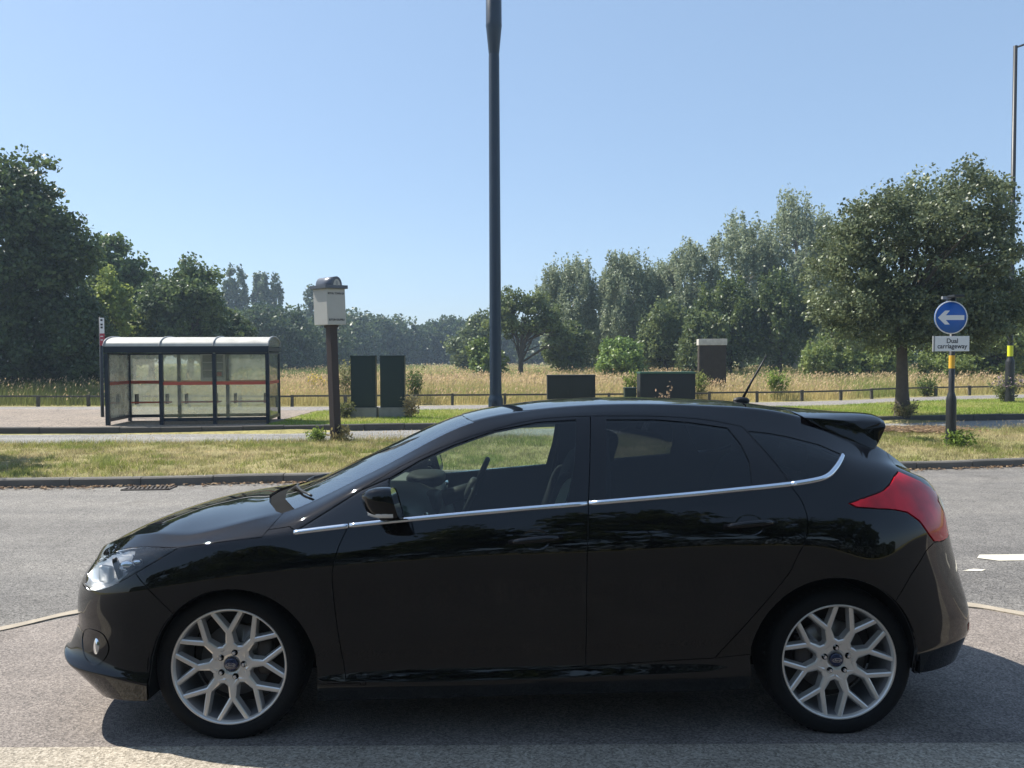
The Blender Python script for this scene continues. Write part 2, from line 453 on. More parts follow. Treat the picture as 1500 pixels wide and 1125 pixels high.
R_[9] = [(-.84,0,.70),(-.816,.262,.709),(-.718,.505,.733),(-.548,.638,.803),(-.375,.74,.832),(-.197,.815,.844),(.083,.832,.889),(.295,.838,.916),(.675,.826,1.02),(1.115,.788,1.145),(1.34,.778,1.185),(1.6,.770,1.202),(2.1,.754,1.217),(2.5,.738,1.20),(2.76,.724,1.175),(2.95,.668,1.148),(3.13,.545,1.097),(3.25,.31,1.064),(3.295,0,1.05)]
R_[10] = [(-.84,0,.70),(-.82,.245,.713),(-.72,.475,.752),(-.545,.61,.818),(-.37,.72,.845),(-.19,.797,.854),(.086,.797,.908),(.26,.80,.937),(.60,.763,1.097),(1.08,.668,1.302),(1.33,.637,1.362),(1.6,.623,1.382),(2.1,.607,1.366),(2.49,.628,1.292),(2.74,.655,1.222),(2.94,.625,1.172),(3.10,.52,1.112),(3.237,.30,1.07),(3.295,0,1.05)]
R_[11] = [(-.84,0,.70),(-.825,.225,.717),(-.722,.44,.768),(-.545,.57,.835),(-.365,.685,.868),(-.175,.765,.878),(.09,.733,.937),(.205,.69,.962),(.60,.645,1.14),(1.047,.575,1.357),(1.31,.552,1.406),(1.6,.542,1.430),(2.1,.53,1.426),(2.5,.515,1.392),(2.75,.525,1.32),(2.96,.525,1.228),(3.12,.455,1.132),(3.24,.28,1.076),(3.295,0,1.05)]
R_[14] = [(-.84,0,.70),(-.83,0,.722),(-.725,0,.79),(-.565,0,.860),(-.385,0,.916),(-.20,0,.952),(-.02,0,.975),(.09,0,.998),(.50,0,1.178),(.955,0,1.375),(1.25,0,1.432),(1.6,0,1.460),(2.1,0,1.456),(2.5,0,1.427),(2.75,0,1.375),(2.98,0,1.245),(3.14,0,1.145),(3.255,0,1.083),(3.295,0,1.05)]
R_[2.4] = []
for a, c in zip(R_[2], R_[3]):
    R_[2.4].append(tuple(.62 * np.array(a) + .38 * np.array(c)) if a[0] > -.3 else (.5 * a[0] + .5 * c[0], .5 * a[1] + .5 * c[1], a[2] + .012))
R_[10.75] = [tuple(.2 * np.array(a) + .8 * np.array(c)) for a, c in zip(R_[10], R_[11])]
R_[1.7] = []
for a, c in zip(R_[2], R_[1]):
    k_ = .16 if a[0] < -.3 else .3
    R_[1.7].append(tuple((1 - k_) * np.array(a) + k_ * np.array(c)))
for r, k in ((11.4, .92), (12, .66), (13, .33)):
    R_[r] = []
    for a, c in zip(R_[11], R_[14]):
        t2 = k ** 2.1
        R_[r].append((c[0] + (a[0] - c[0]) * t2, a[1] * k, c[2] + (a[2] - c[2]) * (k ** 2.3)))
ROWS = [1, 1.7, 2, 2.4, 3, 4, 5, 6, 7, 8, 9, 10, 10.75, 11, 11.4, 12, 13, 14]
NET = np.array([R_[r] for r in ROWS])        # rows x stations x 3

def herm(P, ns, lo=None, hi=None):
    """cubic through P (n,k,3) along axis 0, ns sub-steps per span; lo/hi: extra end points"""
    n = len(P)
    Q = [lo if lo is not None else 2 * P[0] - P[1]] + list(P) + [hi if hi is not None else 2 * P[-1] - P[-2]]
    Q = np.array(Q)
    d = np.sqrt(np.linalg.norm(np.diff(Q, axis=0), axis=2)) ** 1.6 + 1e-6
    out = []; tag_ = []
    for i in range(n - 1):
        p0, p1, p2, p3 = Q[i], Q[i + 1], Q[i + 2], Q[i + 3]
        d0, d1, d2 = d[i][:, None], d[i + 1][:, None], d[i + 2][:, None]
        m1 = (p2 - p1) - (p2 - p0) * d1 / (d0 + d1) + (p1 - p0) * d1 / d0
        m2 = (p2 - p1) - (p3 - p1) * d1 / (d1 + d2) + (p3 - p2) * d1 / d2
        lim = 2.2 * np.linalg.norm(p2 - p1, axis=1, keepdims=True)
        for m in (m1, m2):
            l = np.linalg.norm(m, axis=1, keepdims=True) + 1e-9
            m *= np.minimum(1, lim / l)
        for j in range(ns[i] + (1 if i == n - 2 else 0)):
            t = j / ns[i]
            out.append((2 * t**3 - 3 * t**2 + 1) * p1 + (t**3 - 2 * t**2 + t) * m1 + (-2 * t**3 + 3 * t**2) * p2 + (t**3 - t**2) * m2)
            tag_.append(i + min(t, .999))
    return np.array(out), np.array(tag_)

MIR = np.array([1, -1, 1.])
st = np.transpose(NET, (1, 0, 2))                 # stations first
lens = np.linalg.norm(np.diff(st, axis=0), axis=2).max(axis=1)
G, gs = herm(st, [max(2, int(np.ceil(l / .026))) for l in lens], st[1] * MIR, st[-2] * MIR)
g2 = np.transpose(G, (1, 0, 2))
lens = np.median(np.linalg.norm(np.diff(g2, axis=0), axis=2), axis=1)
G2, gr = herm(g2, [max(3, int(np.ceil(l / .02))) for l in lens], None, g2[-2] * MIR)
gr = np.interp(gr, range(len(ROWS)), ROWS)
# gentle fairing so that reflections flow
for it in range(4):
    A = G2.copy()
    Lr = (A[:-2, 1:-1] + A[2:, 1:-1]) / 2 - A[1:-1, 1:-1]
    Ls = (A[1:-1, :-2] + A[1:-1, 2:]) / 2 - A[1:-1, 1:-1]
    G2[1:-1, 1:-1] += .22 * (Lr + Ls)
    G2[-1, 1:-1, 0] += .22 * ((A[-1, :-2, 0] + A[-1, 2:, 0]) / 2 - A[-1, 1:-1, 0])
    G2[-1, 1:-1, 2] += .22 * ((A[-1, :-2, 2] + A[-1, 2:, 2]) / 2 - A[-1, 1:-1, 2]) + .22 * (A[-2, 1:-1, 2] - A[-1, 1:-1, 2])
G2[:, 0, 1] = 0; G2[:, -1, 1] = 0; G2[-1, :, 1] = 0
nr, ns_ = G2.shape[:2]
# normals of the smooth grid (mirrored past the centre line)
ext = np.concatenate([G2, (G2[-2:-1] * MIR)], 0)
ext = np.concatenate([ext[:, 1:2] * MIR, ext, ext[:, -2:-1] * MIR], 1)
ext = np.concatenate([2 * ext[0:1] - ext[1:2], ext], 0)
du = ext[1:-1, 2:] - ext[1:-1, :-2]
dr = ext[2:, 1:-1] - ext[:-2, 1:-1]
NRM = np.cross(du, dr); NRM /= (np.linalg.norm(NRM, axis=2, keepdims=True) + 1e-12)
cen = np.array([1.3, 0, .7])
# outward
if np.sum(NRM[nr // 3, ns_ // 2] * np.array([0, 1, 0])) < 0: NRM = -NRM
for j in (0, ns_ - 1):                             # the poles on the centre line
    bad = np.linalg.norm(du[:, j], axis=1) < 1e-6
    NRM[bad, j] = NRM[bad, 1 if j == 0 else -2]
pole = NRM[np.abs(gr - 8).argmin(), 0]

# local frame of the meshes: x = u, y = -v
def to_local(a): return np.stack([a[..., 0], -a[..., 1], a[..., 2]], -1)
BV = to_local(G2).reshape(-1, 3); BN = to_local(NRM).reshape(-1, 3)
BF = []
for i in range(nr - 1):
    for j in range(ns_ - 1):
        a, b_, c, d = i * ns_ + j, i * ns_ + j + 1, (i + 1) * ns_ + j + 1, (i + 1) * ns_ + j
        BF.append((a, b_, c, d))
bvh = BVHTree.FromPolygons([Vector(v) for v in BV], BF, all_triangles=False)
VB = [Vector(v) for v in BV]

def smooth_normal(p):
    loc, n, fi, dist = bvh.find_nearest(Vector(p))
    if fi is None: return n
    f = BF[fi]; w = []
    for k in f:
        w.append(1. / ((VB[k] - loc).length + 1e-5) ** 2)
    q = sum((Vector(BN[k]) * ww for k, ww in zip(f, w)), Vector())
    if q.length < 1e-6: return n
    q.normalize()
    return q

bm = bmesh.new()
lr = bm.faces.layers.float.new('row'); ls = bm.faces.layers.float.new('st')
bvs = [bm.verts.new(v) for v in BV]
for i in range(nr - 1):
    for j in range(ns_ - 1):
        q = [bvs[i * ns_ + j], bvs[(i + 1) * ns_ + j], bvs[(i + 1) * ns_ + j + 1], bvs[i * ns_ + j + 1]]
        try:
            f = bm.faces.new(q)
        except ValueError:
            continue
        f[lr] = (gr[i] + gr[i + 1]) / 2; f[ls] = (gs[j] + gs[j + 1]) / 2
bmesh.ops.remove_doubles(bm, verts=[v for v in bm.verts if abs(v.co.y) < 1e-4 or True], dist=2e-5)

def smooth_line(pts, n=6, closed=False):
    P = [Vector((*p, 0)) for p in pts]; out = []
    N = len(P)
    for i in range(N if closed else N - 1):
        if closed: a, b_, c, d = P[(i - 1) % N], P[i], P[(i + 1) % N], P[(i + 2) % N]
        else: a, b_, c, d = P[max(i - 1, 0)], P[i], P[i + 1], P[min(i + 2, N - 1)]
        for k in range(n):
            t = k / n
            q = .5 * ((2 * b_) + (c - a) * t + (2 * a - 5 * b_ + 4 * c - d) * t * t + (3 * b_ - a - 3 * c + d) * t**3)
            out.append((q.x, q.y))
    if not closed: out.append((P[-1].x, P[-1].y))
    return out

def cut_line(pts, rows, view='side', closed=False):
    P = list(pts) + ([pts[0]] if closed else [])
    for a, b_ in zip(P[:-1], P[1:]):
        x0, x1 = min(a[0], b_[0]) - 1e-4, max(a[0], b_[0]) + 1e-4
        y0, y1 = min(a[1], b_[1]) - 1e-4, max(a[1], b_[1]) + 1e-4
        fs = []
        for f in bm.faces:
            if not rows[0] <= f[lr] <= rows[1]: continue
            ok = [1e9, -1e9, 1e9, -1e9]
            for v in f.verts:
                c = v.co; w = c.z if view == 'side' else -c.y
                ok[0] = min(ok[0], c.x); ok[1] = max(ok[1], c.x); ok[2] = min(ok[2], w); ok[3] = max(ok[3], w)
            if ok[0] <= x1 and ok[1] >= x0 and ok[2] <= y1 and ok[3] >= y0: fs.append(f)
        if not fs: continue
        d = Vector((b_[0] - a[0], b_[1] - a[1]))
        if d.length < 1e-6: continue
        no = Vector((d.y, 0, -d.x)) if view == 'side' else Vector((d.y, d.x, 0))
        co = Vector((a[0], 0, a[1])) if view == 'side' else Vector((a[0], -a[1], 0))
        geom = list({e for f in fs for e in f.edges}) + list({v for f in fs for v in f.verts}) + fs
        bmesh.ops.bisect_plane(bm, geom=geom, dist=1e-5, plane_co=co, plane_no=no.normalized())

def arc(cx, cz, r, a0, a1, n=36, rz=None):
    return [(cx + r * cos(radians(a0 + (a1 - a0) * k / n)), cz + (rz or r) * sin(radians(a0 + (a1 - a0) * k / n))) for k in range(n + 1)]

ARCH_F = [(.385, .0)] + [(.40, .22), (.402, .28)] + arc(.045, .315, .356, 12, 165, 30) + [(-.312, .37), (-.325, .22), (-.335, 0)]
ARCH_R = [(2.945, 0), (2.955, .30)] + arc(2.592, .34, .366, 8, 176, 30) + [(2.232, .30), (2.228, .2), (2.225, 0)]
HEADL = [(-.735, .70), (-.748, .665), (-.735, .628), (-.66, .622), (-.582, .638), (-.49, .672), (-.409, .714), (-.311, .77), (-.205, .832), (-.29, .829), (-.383, .822), (-.47, .809), (-.545, .79), (-.64, .75), (-.71, .715)]
TAILL = [(2.97, 1.126), (3.09, 1.078), (3.19, 1.025), (3.222, .985), (3.225, .915), (3.221, .83), (3.15, .82), (3.084, .825), (3.046, .865), (3.004, .921), (2.945, .962), (2.878, .977), (2.79, .985), (2.701, .993), (2.668, 1.01), (2.75, 1.033), (2.846, 1.056), (2.894, 1.083), (2.93, 1.11)]
GLASS_F = [(.70, .962), (.69, 1.118), (.814, 1.189), (.954, 1.252), (1.149, 1.319), (1.348, 1.356), (1.521, 1.366), (1.499, 1.174), (1.461, 1.024), (1.12, .992)]
SAIL = [(.30, .905), (.565, 1.068), (.685, 1.118), (.695, .960), (.53, .938)]
GLASS_R = [(1.662, 1.365), (1.888, 1.364), (2.04, 1.351), (2.215, 1.325), (2.253, 1.257), (2.271, 1.182), (2.262, 1.09), (2.0, 1.066), (1.629, 1.035)]
QUART = [(2.309, 1.310), (2.40, 1.300), (2.488, 1.284), (2.626, 1.248), (2.715, 1.205), (2.655, 1.150), (2.61, 1.126), (2.54, 1.112), (2.447, 1.101), (2.411, 1.149), (2.36, 1.230)]
DOORF_E = [(.572, 1.073), (.53, .933), (.494, .846), (.475, .769), (.470, .70), (.484, .55), (.505, .40), (.525, .282)]
DOOR_BOT = [(.525, .282), (.80, .296), (1.079, .312), (1.533, .337), (1.80, .353), (2.079, .368)]
DLO_TOP = [(.572, 1.073), (.75, 1.174), (.941, 1.258), (1.137, 1.322), (1.349, 1.368), (1.581, 1.381), (1.89, 1.379), (2.12, 1.362), (2.287, 1.330)]
BLINE = [(1.590, 1.381), (1.575, 1.25), (1.553, 1.02), (1.54, .80), (1.534, .336)]
DOORR_E = [(2.287, 1.330), (2.389, 1.174), (2.43, 1.085), (2.468, 1.018), (2.478, .946), (2.462, .87), (2.419, .79), (2.378, .713), (2.23, .539), (2.079, .368)]
BONNET = [(-1.1, .704), (-.84, .704), (-.72, .713), (-.545, .79), (-.383, .822), (-.204, .832), (-.044, .857), (.08, .871), (.159, .881), (.183, .915), (.204, .955), (.204, 1.2), (-1.1, 1.2)]
BUMPF = [(-1.2, -.1), (-.2, -.1), (-.2, .56), (-.264, .618), (-.377, .715), (-.47, .80), (-1.2, .80)]
FEND_TOP = [(.159, .881), (.204, .955), (.30, .905), (.53, .938)]
BUMPR = [(2.85, .60), (2.93, .70), (3.035, .80), (3.08, .822), (3.22, .828), (3.7, .80), (3.7, -.1), (2.92, -.1), (2.92, .5)]
COWL = [(.20, .70), (.165, .66), (.07, .45), (.0, .22), (-.018, .0)]           # plan: u, v
SCREEN = [(.27, .705), (.235, .64), (.15, .45), (.09, .22), (.07, .0)]
HEADER = [(1.06, .60), (1.045, .56), (1.005, .40), (.975, .2), (.965, .0)]
SPR = [(2.70, .60), (2.70, 0)]

side = (0, 10.95); top = (10.5, 15)
cut_line(ARCH_F, (0, 7), 'side'); cut_line(ARCH_R, (0, 8), 'side')
cut_line(HEADL, (4.5, 12), 'side', True); cut_line(TAILL, (4, 11), 'side', True)
for g in (GLASS_F, SAIL, GLASS_R, QUART): cut_line(g, (7.5, 11.2), 'side', True)
DFE = smooth_line(DOORF_E, 3); DRE = smooth_line(DOORR_E, 3); DLT = smooth_line(DLO_TOP, 4)
cut_line(DFE, side); cut_line(DOOR_BOT, side); cut_line(DLT, (7.5, 11.2)); cut_line(BLINE, side); cut_line(DRE, side)
cut_line(BONNET[1:11], (6, 12)); cut_line(BUMPF[2:6], side); cut_line(FEND_TOP, (6, 11.2)); cut_line(BUMPR[:6], (0, 8))
for l in (COWL, SCREEN, HEADER, SPR): cut_line(l, top, 'plan')  # cowl, screen, header, spoiler
cut_line([(.40, .265), (.525, .282)], (0, 6)); cut_line([(2.079, .368), (2.25, .385)], (0, 6))
cut_line([(3.0, .60), (3.6, .60)], (4, 14), 'plan')

def inside(p, poly):
    x, y = p; c = False; n = len(poly); j = n - 1
    for i in range(n):
        xi, yi = poly[i]; xj, yj = poly[j]
        if (yi > y) != (yj > y) and x < (xj - xi) * (y - yi) / (yj - yi) + xi: c = not c
        j = i
    return c

def at_v(line, v):
    for (u0, v0), (u1, v1) in zip(line[:-1], line[1:]):
        if v1 <= v <= v0: return u1 + (u0 - u1) * (v - v1) / (v0 - v1 + 1e-9)
    return line[0][0] if v > line[0][1] else line[-1][0]

DOOR_F = DFE + DOOR_BOT[1:4] + BLINE[::-1] + [p for p in DLT[::-1] if .572 < p[0] < 1.58]
DOOR_R = BLINE + DOOR_BOT[4:] + DRE[::-1] + [p for p in DLT[::-1] if p[0] > 1.6 and p[0] < 2.287]

def label_of(f):
    c = f.calc_center_median(); p = (c.x, c.z); v = -c.y; r = f[lr]; s_ = f[ls]
    if r < 7 and (inside(p, ARCH_F) or inside(p, ARCH_R)) and v > .3: return None
    if 4.5 < r < 12 and p[0] < 0 and inside(p, HEADL): return 'headlight'
    if r > 4 and r < 11 and inside(p, TAILL) and v > .52: return 'tail_light'
    if 7.5 < r < 11.2:
        if inside(p, GLASS_F): return 'glass_f'
        if inside(p, SAIL): return 'sail'
        if inside(p, GLASS_R): return 'glass_r'
        if inside(p, QUART): return 'quarter'
    if r > 10.9 and p[0] > at_v(COWL, v) - .3:
        uc, us, uh = at_v(COWL, v), at_v(SCREEN, v), at_v(HEADER, v)
        if uc < p[0] < us and p[0] < .5: return 'cowl'
        if us <= p[0] < uh: return 'windscreen'
    if r > 6 and p[0] < .21 and inside(p, BONNET) and (r < 10.95 or p[0] < at_v(COWL, v)): return 'bonnet'
    if r < 8.2 and inside(p, BUMPF):
        if v < .42 and .34 < c.z < .52: return 'grille'
        return 'front_bumper'
    if r < 11.1:
        if inside(p, DOOR_F): return 'door_f'
        if inside(p, DOOR_R): return 'door_r'
    if p[0] < .6 and r < 9.5:
        zt = np.interp(p[0], [.159, .204, .30, .53], [.881, .955, .905, .938])
        if p[0] < .159 or p[1] < zt:
            if p[1] > .27 or p[0] < .3: return 'fender'
    if r > 11.4 and p[0] > 2.70 and c.z > 1.06: return 'rear_window'
    if inside(p, BUMPR) and r < 8: return 'rear_bumper'
    if p[0] > 3.0 and v < .60 and c.z > .78: return 'tailgate'
    if c.z < np.interp(p[0], [.3, .525, 2.079, 2.25], [.26, .282, .368, .385]) and .3 < p[0] < 2.3: return 'skirt'
    return 'body'

groups = {}
for f in bm.faces:
    l = label_of(f)
    if l: groups.setdefault(l, []).append(f)

def main_island(faces):
    todo = set(faces); best = []
    while todo:
        st_ = [todo.pop()]; isl = list(st_)
        while st_:
            f = st_.pop()
            for e in f.edges:
                for q in e.link_faces:
                    if q in todo: todo.discard(q); st_.append(q); isl.append(q)
        if len(isl) > len(best): best = isl
    return best

def panel(faces, name, mats, parent, gap=.0022, depth=.014, off=0., both=False, mirror=False, flat_back=False):
    """faces of the cut half body -> own mesh object; both: joined with its mirror image; mirror: only the mirror image"""
    vid = {}; V = []; F = []
    for f in faces:
        F.append([vid.setdefault(v, len(vid)) for v in f.verts])
    vs = list(vid.keys())
    N = [smooth_normal(v.co) for v in vs]
    V = [v.co.copy() for v in vs]
    cnt = {}
    for f in F:
        for a, b_ in zip(f, f[1:] + f[:1]):
            k = (min(a, b_), max(a, b_)); cnt.setdefault(k, []).append((a, b_, f))
    inward = {}; bed = []
    for k, l in cnt.items():
        if len(l) != 1: continue
        a, b_, f = l[0]
        if both and abs(V[a].y) < 1e-4 and abs(V[b_].y) < 1e-4: continue
        e = (V[b_] - V[a]); n = (N[a] + N[b_]).normalized(); d = n.cross(e)
        cf = sum((V[i] for i in f), Vector()) / len(f)
        if d.dot(cf - V[a]) < 0: d = -d
        if d.length > 1e-9: d.normalize()
        bed.append((a, b_))
        for i in (a, b_): inward[i] = inward.get(i, Vector()) + d
    V2 = [v + n * off for v, n in zip(V, N)]
    for i, d in inward.items():
        if both and abs(V[i].y) < 1e-4: d.y = 0
        if d.length > 1e-6: V2[i] = V2[i] + d.normalized() * gap
    sk = {}
    VV = list(V2); NN = list(N); FF = list(F); skn = []
    nbase = len(FF)
    if depth:
        def low(i):
            if i not in sk:
                sk[i] = (len(VV), len(VV) + 1)
                VV.append(V2[i].copy()); VV.append(V2[i] - N[i] * depth); NN.append(None); NN.append(None)
            return sk[i]
        for a, b_ in bed:
            A, B = low(a), low(b_)
            FF.append([A[0], B[0], B[1], A[1]])
    allV, allF, allN, isk = [], [], [], []
    for sgn in ((-1,) if mirror else ((1, -1) if both else (1,))):
        o = len(allV)
        allV += [Vector((v.x, v.y * sgn, v.z)) for v in VV]
        allN += [None if n is None else Vector((n.x, n.y * sgn, n.z)) for n in NN]
        for q, f in enumerate(FF):
            allF.append([o + i for i in (f if sgn == 1 else f[::-1])]); isk.append(q >= nbase)
    # orientation: make faces agree with normals
    for q, f in enumerate(allF):
        if isk[q]: continue
        n = Vector()
        for i in range(1, len(f) - 1): n += (allV[f[i]] - allV[f[0]]).cross(allV[f[i + 1]] - allV[f[0]])
        if n.dot(allN[f[0]]) < 0: f.reverse()
    me = bpy.data.meshes.new(name)
    me.from_pydata(allV, [], allF)
    for m in (mats if isinstance(mats, list) else [mats]): me.materials.append(m)
    me.polygons.foreach_set('use_smooth', [True] * len(allF))
    me.update()
    ln = []
    for p in me.polygons:
        for vi in p.vertices:
            n = allN[vi]
            ln.append(n if n is not None else p.normal)
    me.normals_split_custom_set([tuple(n) for n in ln])
    return link(bpy.data.objects.new(name, me), parent)

g = groups
mi_ = set(main_island(g['fender']))
g['body'] += [f for f in g['fender'] if f not in mi_]
g['fender'] = [f for f in g['fender'] if f in mi_]
panel(g['body'], 'body', M['paint'], CAR, both=True)
panel(g['bonnet'], 'bonnet', M['paint'], CAR, both=True)
bump = panel(g['front_bumper'], 'front_bumper', M['paint'], CAR, both=True)
if 'grille' in g: panel(g['grille'], 'grille', M['matte'], bump, both=True, off=-.012)
panel(g['cowl'], 'cowl_panel', M['matte'], CAR, both=True, off=-.012)
panel(g['windscreen'], 'windscreen', M['glass_ws'], CAR, both=True, depth=0, gap=-.006, off=-.003)
tg = panel(g['tailgate'], 'tailgate', M['paint'], CAR, both=True)
panel(g['rear_window'], 'rear_window', M['glass_dark'], tg, both=True, depth=0, gap=-.006, off=-.003)
rb = panel(g['rear_bumper'], 'rear_bumper', M['paint'], CAR, both=True)
DOORS = []
for mir in (False, True):
    panel(g['fender'], 'fender', M['paint'], CAR, mirror=mir)
    panel(g['skirt'], 'side_skirt', M['paint'], CAR, mirror=mir, gap=.001)
    df = panel(g['door_f'], 'front_door', M['paint'], CAR, mirror=mir)
    panel(g['glass_f'], 'window', M['glass'], df, mirror=mir, depth=0, gap=-.008, off=-.004)
    panel(g['sail'], 'quarter_panel', M['gloss_black'], CAR, mirror=mir, off=-.003)
    dr_ = panel(g['door_r'], 'rear_door', M['paint'], CAR, mirror=mir)
    panel(g['glass_r'], 'window', M['glass_dark'], dr_, mirror=mir, depth=0, gap=-.008, off=-.004)
    panel(g['quarter'], 'quarter_window', M['glass_dark'], CAR, mirror=mir, depth=0, gap=-.008, off=-.003)
    DOORS.append((df, dr_))
# inner lining: stops light in the shut lines and trims the inside of the doors
lin = [f for k in g for f in g[k] if k not in ('glass_f', 'glass_r', 'quarter', 'windscreen', 'rear_window', 'headlight')]
panel(lin, 'inner_lining', M['interior'], CAR, both=True, gap=0, depth=0, off=-.017)

def on_side(u, z, v_hint=2.):
    """point and outward normal of the near side surface seen square-on"""
    h = bvh.ray_cast(Vector((u, -v_hint, z)), Vector((0, 1, 0)))
    return h[0], smooth_normal(h[0]) if h[0] else None

def strip(line, width, name, mat, parent, mir, off=.004, thick=.006, taper=False):
    """a bar laid on the body side along a line of (u, z)"""
    pts = smooth_line(line, 5)
    m = MB(); ring = []
    for i, (u, z) in enumerate(pts):
        p, n = on_side(u, z)
        if p is None: continue
        q = pts[min(i + 1, len(pts) - 1)]; o = pts[max(i - 1, 0)]
        t = Vector((q[0] - o[0], 0, q[1] - o[1])).normalized()
        w = n.cross(t).normalized()
        hw = width / 2 * (1 if not taper else min(1, .25 + min(i, len(pts) - 1 - i) * .5))
        ring.append([p + w * hw - n * .004, p + w * hw * .8 + n * (off + thick * .7), p + n * (off + thick), p - w * hw * .8 + n * (off + thick * .7), p - w * hw - n * .004])
    vs = [v for r in ring for v in r]
    if mir: vs = [Vector((v.x, -v.y, v.z)) for v in vs]
    fs = []
    for i in range(len(ring) - 1):
        for k in range(4):
            fs.append((i * 5 + k, i * 5 + k + 1, (i + 1) * 5 + k + 1, (i + 1) * 5 + k))
    e = (len(ring) - 1) * 5
    fs += [(0, 1, 2, 3, 4), (e + 4, e + 3, e + 2, e + 1, e)]
    m.add(vs, fs, True)
    return m.build(name, mat, parent)

CH = [(.297, .899), (.53, .927), (.738, .949), (1.119, .983), (1.546, 1.016), (2.05, 1.056), (2.424, 1.089), (2.54, 1.102), (2.60, 1.117), (2.65, 1.148), (2.725, 1.207)]
def mirror_pts(vs, mir): return [Vector((v[0], -v[1] if mir else v[1], v[2])) for v in vs]

for mir in (False, True):
    df, dr_ = DOORS[1 if mir else 0]
    sg = -1 if mir else 1
    strip([(.297, .899), (.40, .912), (.528, .927)], .022, 'chrome_strip', M['chrome'], CAR, mir)
    strip([(.534, .928), (.738, .949), (1.119, .983), (1.547, 1.016)], .022, 'chrome_strip', M['chrome'], df, mir)
    strip([(1.555, 1.0165), (2.05, 1.056), (2.424, 1.089), (2.434, 1.09)], .022, 'chrome_strip', M['chrome'], dr_, mir)
    strip([(2.440, 1.0905), (2.54, 1.104), (2.60, 1.119), (2.65, 1.150), (2.725, 1.209)], .023, 'chrome_strip', M['chrome'], CAR, mir)
    # door handles: bar on a dished cup
    for door, (u0, z0), (u1, z1) in ((df, (1.216, .862), (1.433, .880)), (dr_, (2.123, .920), (2.335, .936))):
        hm = MB()
        P = []
        for t in np.linspace(0, 1, 9):
            p, n = on_side(u0 + (u1 - u0) * t, z0 + (z1 - z0) * t)
            P.append(p + n * (.004 + .036 * min(1, 4 * t, 4 * (1 - t)) ** .6))
        R = [.011 + .004 * sin(pi * t) for t in np.linspace(0, 1, 9)]
        P = mirror_pts(P, mir)
        hm.tube(P, R, 10)
        cu, cz = u0 * .5 + u1 * .5, z0 * .5 + z1 * .5
        ring = []
        for k in range(24):
            a = 2 * pi * k / 24
            p, n = on_side(cu + .062 * cos(a), cz + .042 * sin(a)); ring.append(p + n * .0015)
        pc, n = on_side(cu, cz)
        hm.mat(1).add(mirror_pts(ring + [pc - n * .012], mir), [(k, (k + 1) % 24, 24) for k in range(24)], True)
        hm.build('handle', [M['paint'], M['gloss_black']], door)
    # door mirror
    mm = MB()
    cx, cv, cz = .694, 1.005, 1.045
    ringn = 18; prof = []
    for i, (du_, sy, sz, dz) in enumerate([(-.072, .30, .28, 0), (-.06, .66, .60, .0), (-.03, .88, .86, 0), (.0, .97, .97, .0), (.03, 1., 1., .0), (.055, 1, 1., 0), (.064, .96, .96, 0)]):
        rg = []
        for k in range(ringn):
            a = 2 * pi * k / ringn
            ca, sa = cos(a), sin(a)
            ex = .55
            y = (abs(ca) ** ex) * (1 if ca > 0 else -1) * .105 * sy
            z = (abs(sa) ** ex) * (1 if sa > 0 else -1) * .066 * sz + dz
            if z < 0: z *= 1.05
            rg.append((cx + du_ - .02 * (z / .07), -(cv + y), cz + z + .012 * (y / .1)))
        prof.append(rg)
    vs = [p for r in prof for p in r]
    fs = [(i * ringn + k, i * ringn + (k + 1) % ringn, (i + 1) * ringn + (k + 1) % ringn, (i + 1) * ringn + k) for i in range(len(prof) - 1) for k in range(ringn)]
    fs.append(tuple(range(ringn)))
    mm.add(mirror_pts(vs, mir), fs, True)
    e = (len(prof) - 1) * ringn
    mm.mat(1).add(mirror_pts([(v[0] - .003, v[1], v[2]) for v in prof[-1]], mir), [tuple(range(ringn))])
    # arm to the door
    pa, n = on_side(.70, .985)
    mm.mat(2).tube(mirror_pts([(.70, pa.y + .03, .985), (.70, pa.y - .035, .982), (.694, -(cv - .03), .99)], mir), [.026, .022, .024], 10)
    # lens of the side repeater, wrapped along the outer lower edge
    lp = []
    for t in np.linspace(0, 1, 9):
        x = cx - .048 + .108 * t
        yy = -(cv + .094 - .05 * (1 - t) ** 3 + .003)
        zz = cz - .036 + .004 * t
        hh = .013 * (1 - .5 * (1 - t) ** 3)
        lp += [(x, yy - .003, zz + hh), (x, yy - .001, zz - hh), (x, yy + .03, zz - hh), (x, yy + .03, zz + hh)]
    fs = []
    for i in range(8):
        for k in range(4): fs.append((i * 4 + k, i * 4 + (k + 1) % 4, (i + 1) * 4 + (k + 1) % 4, (i + 1) * 4 + k))
    fs += [(0, 1, 2, 3), (35, 34, 33, 32)]
    mm.mat(3).add(mirror_pts(lp, mir), fs, True)
    mm.build('mirror', [M['paint'], M['mirror_chrome'], M['plastic'], M['indicator']], df)

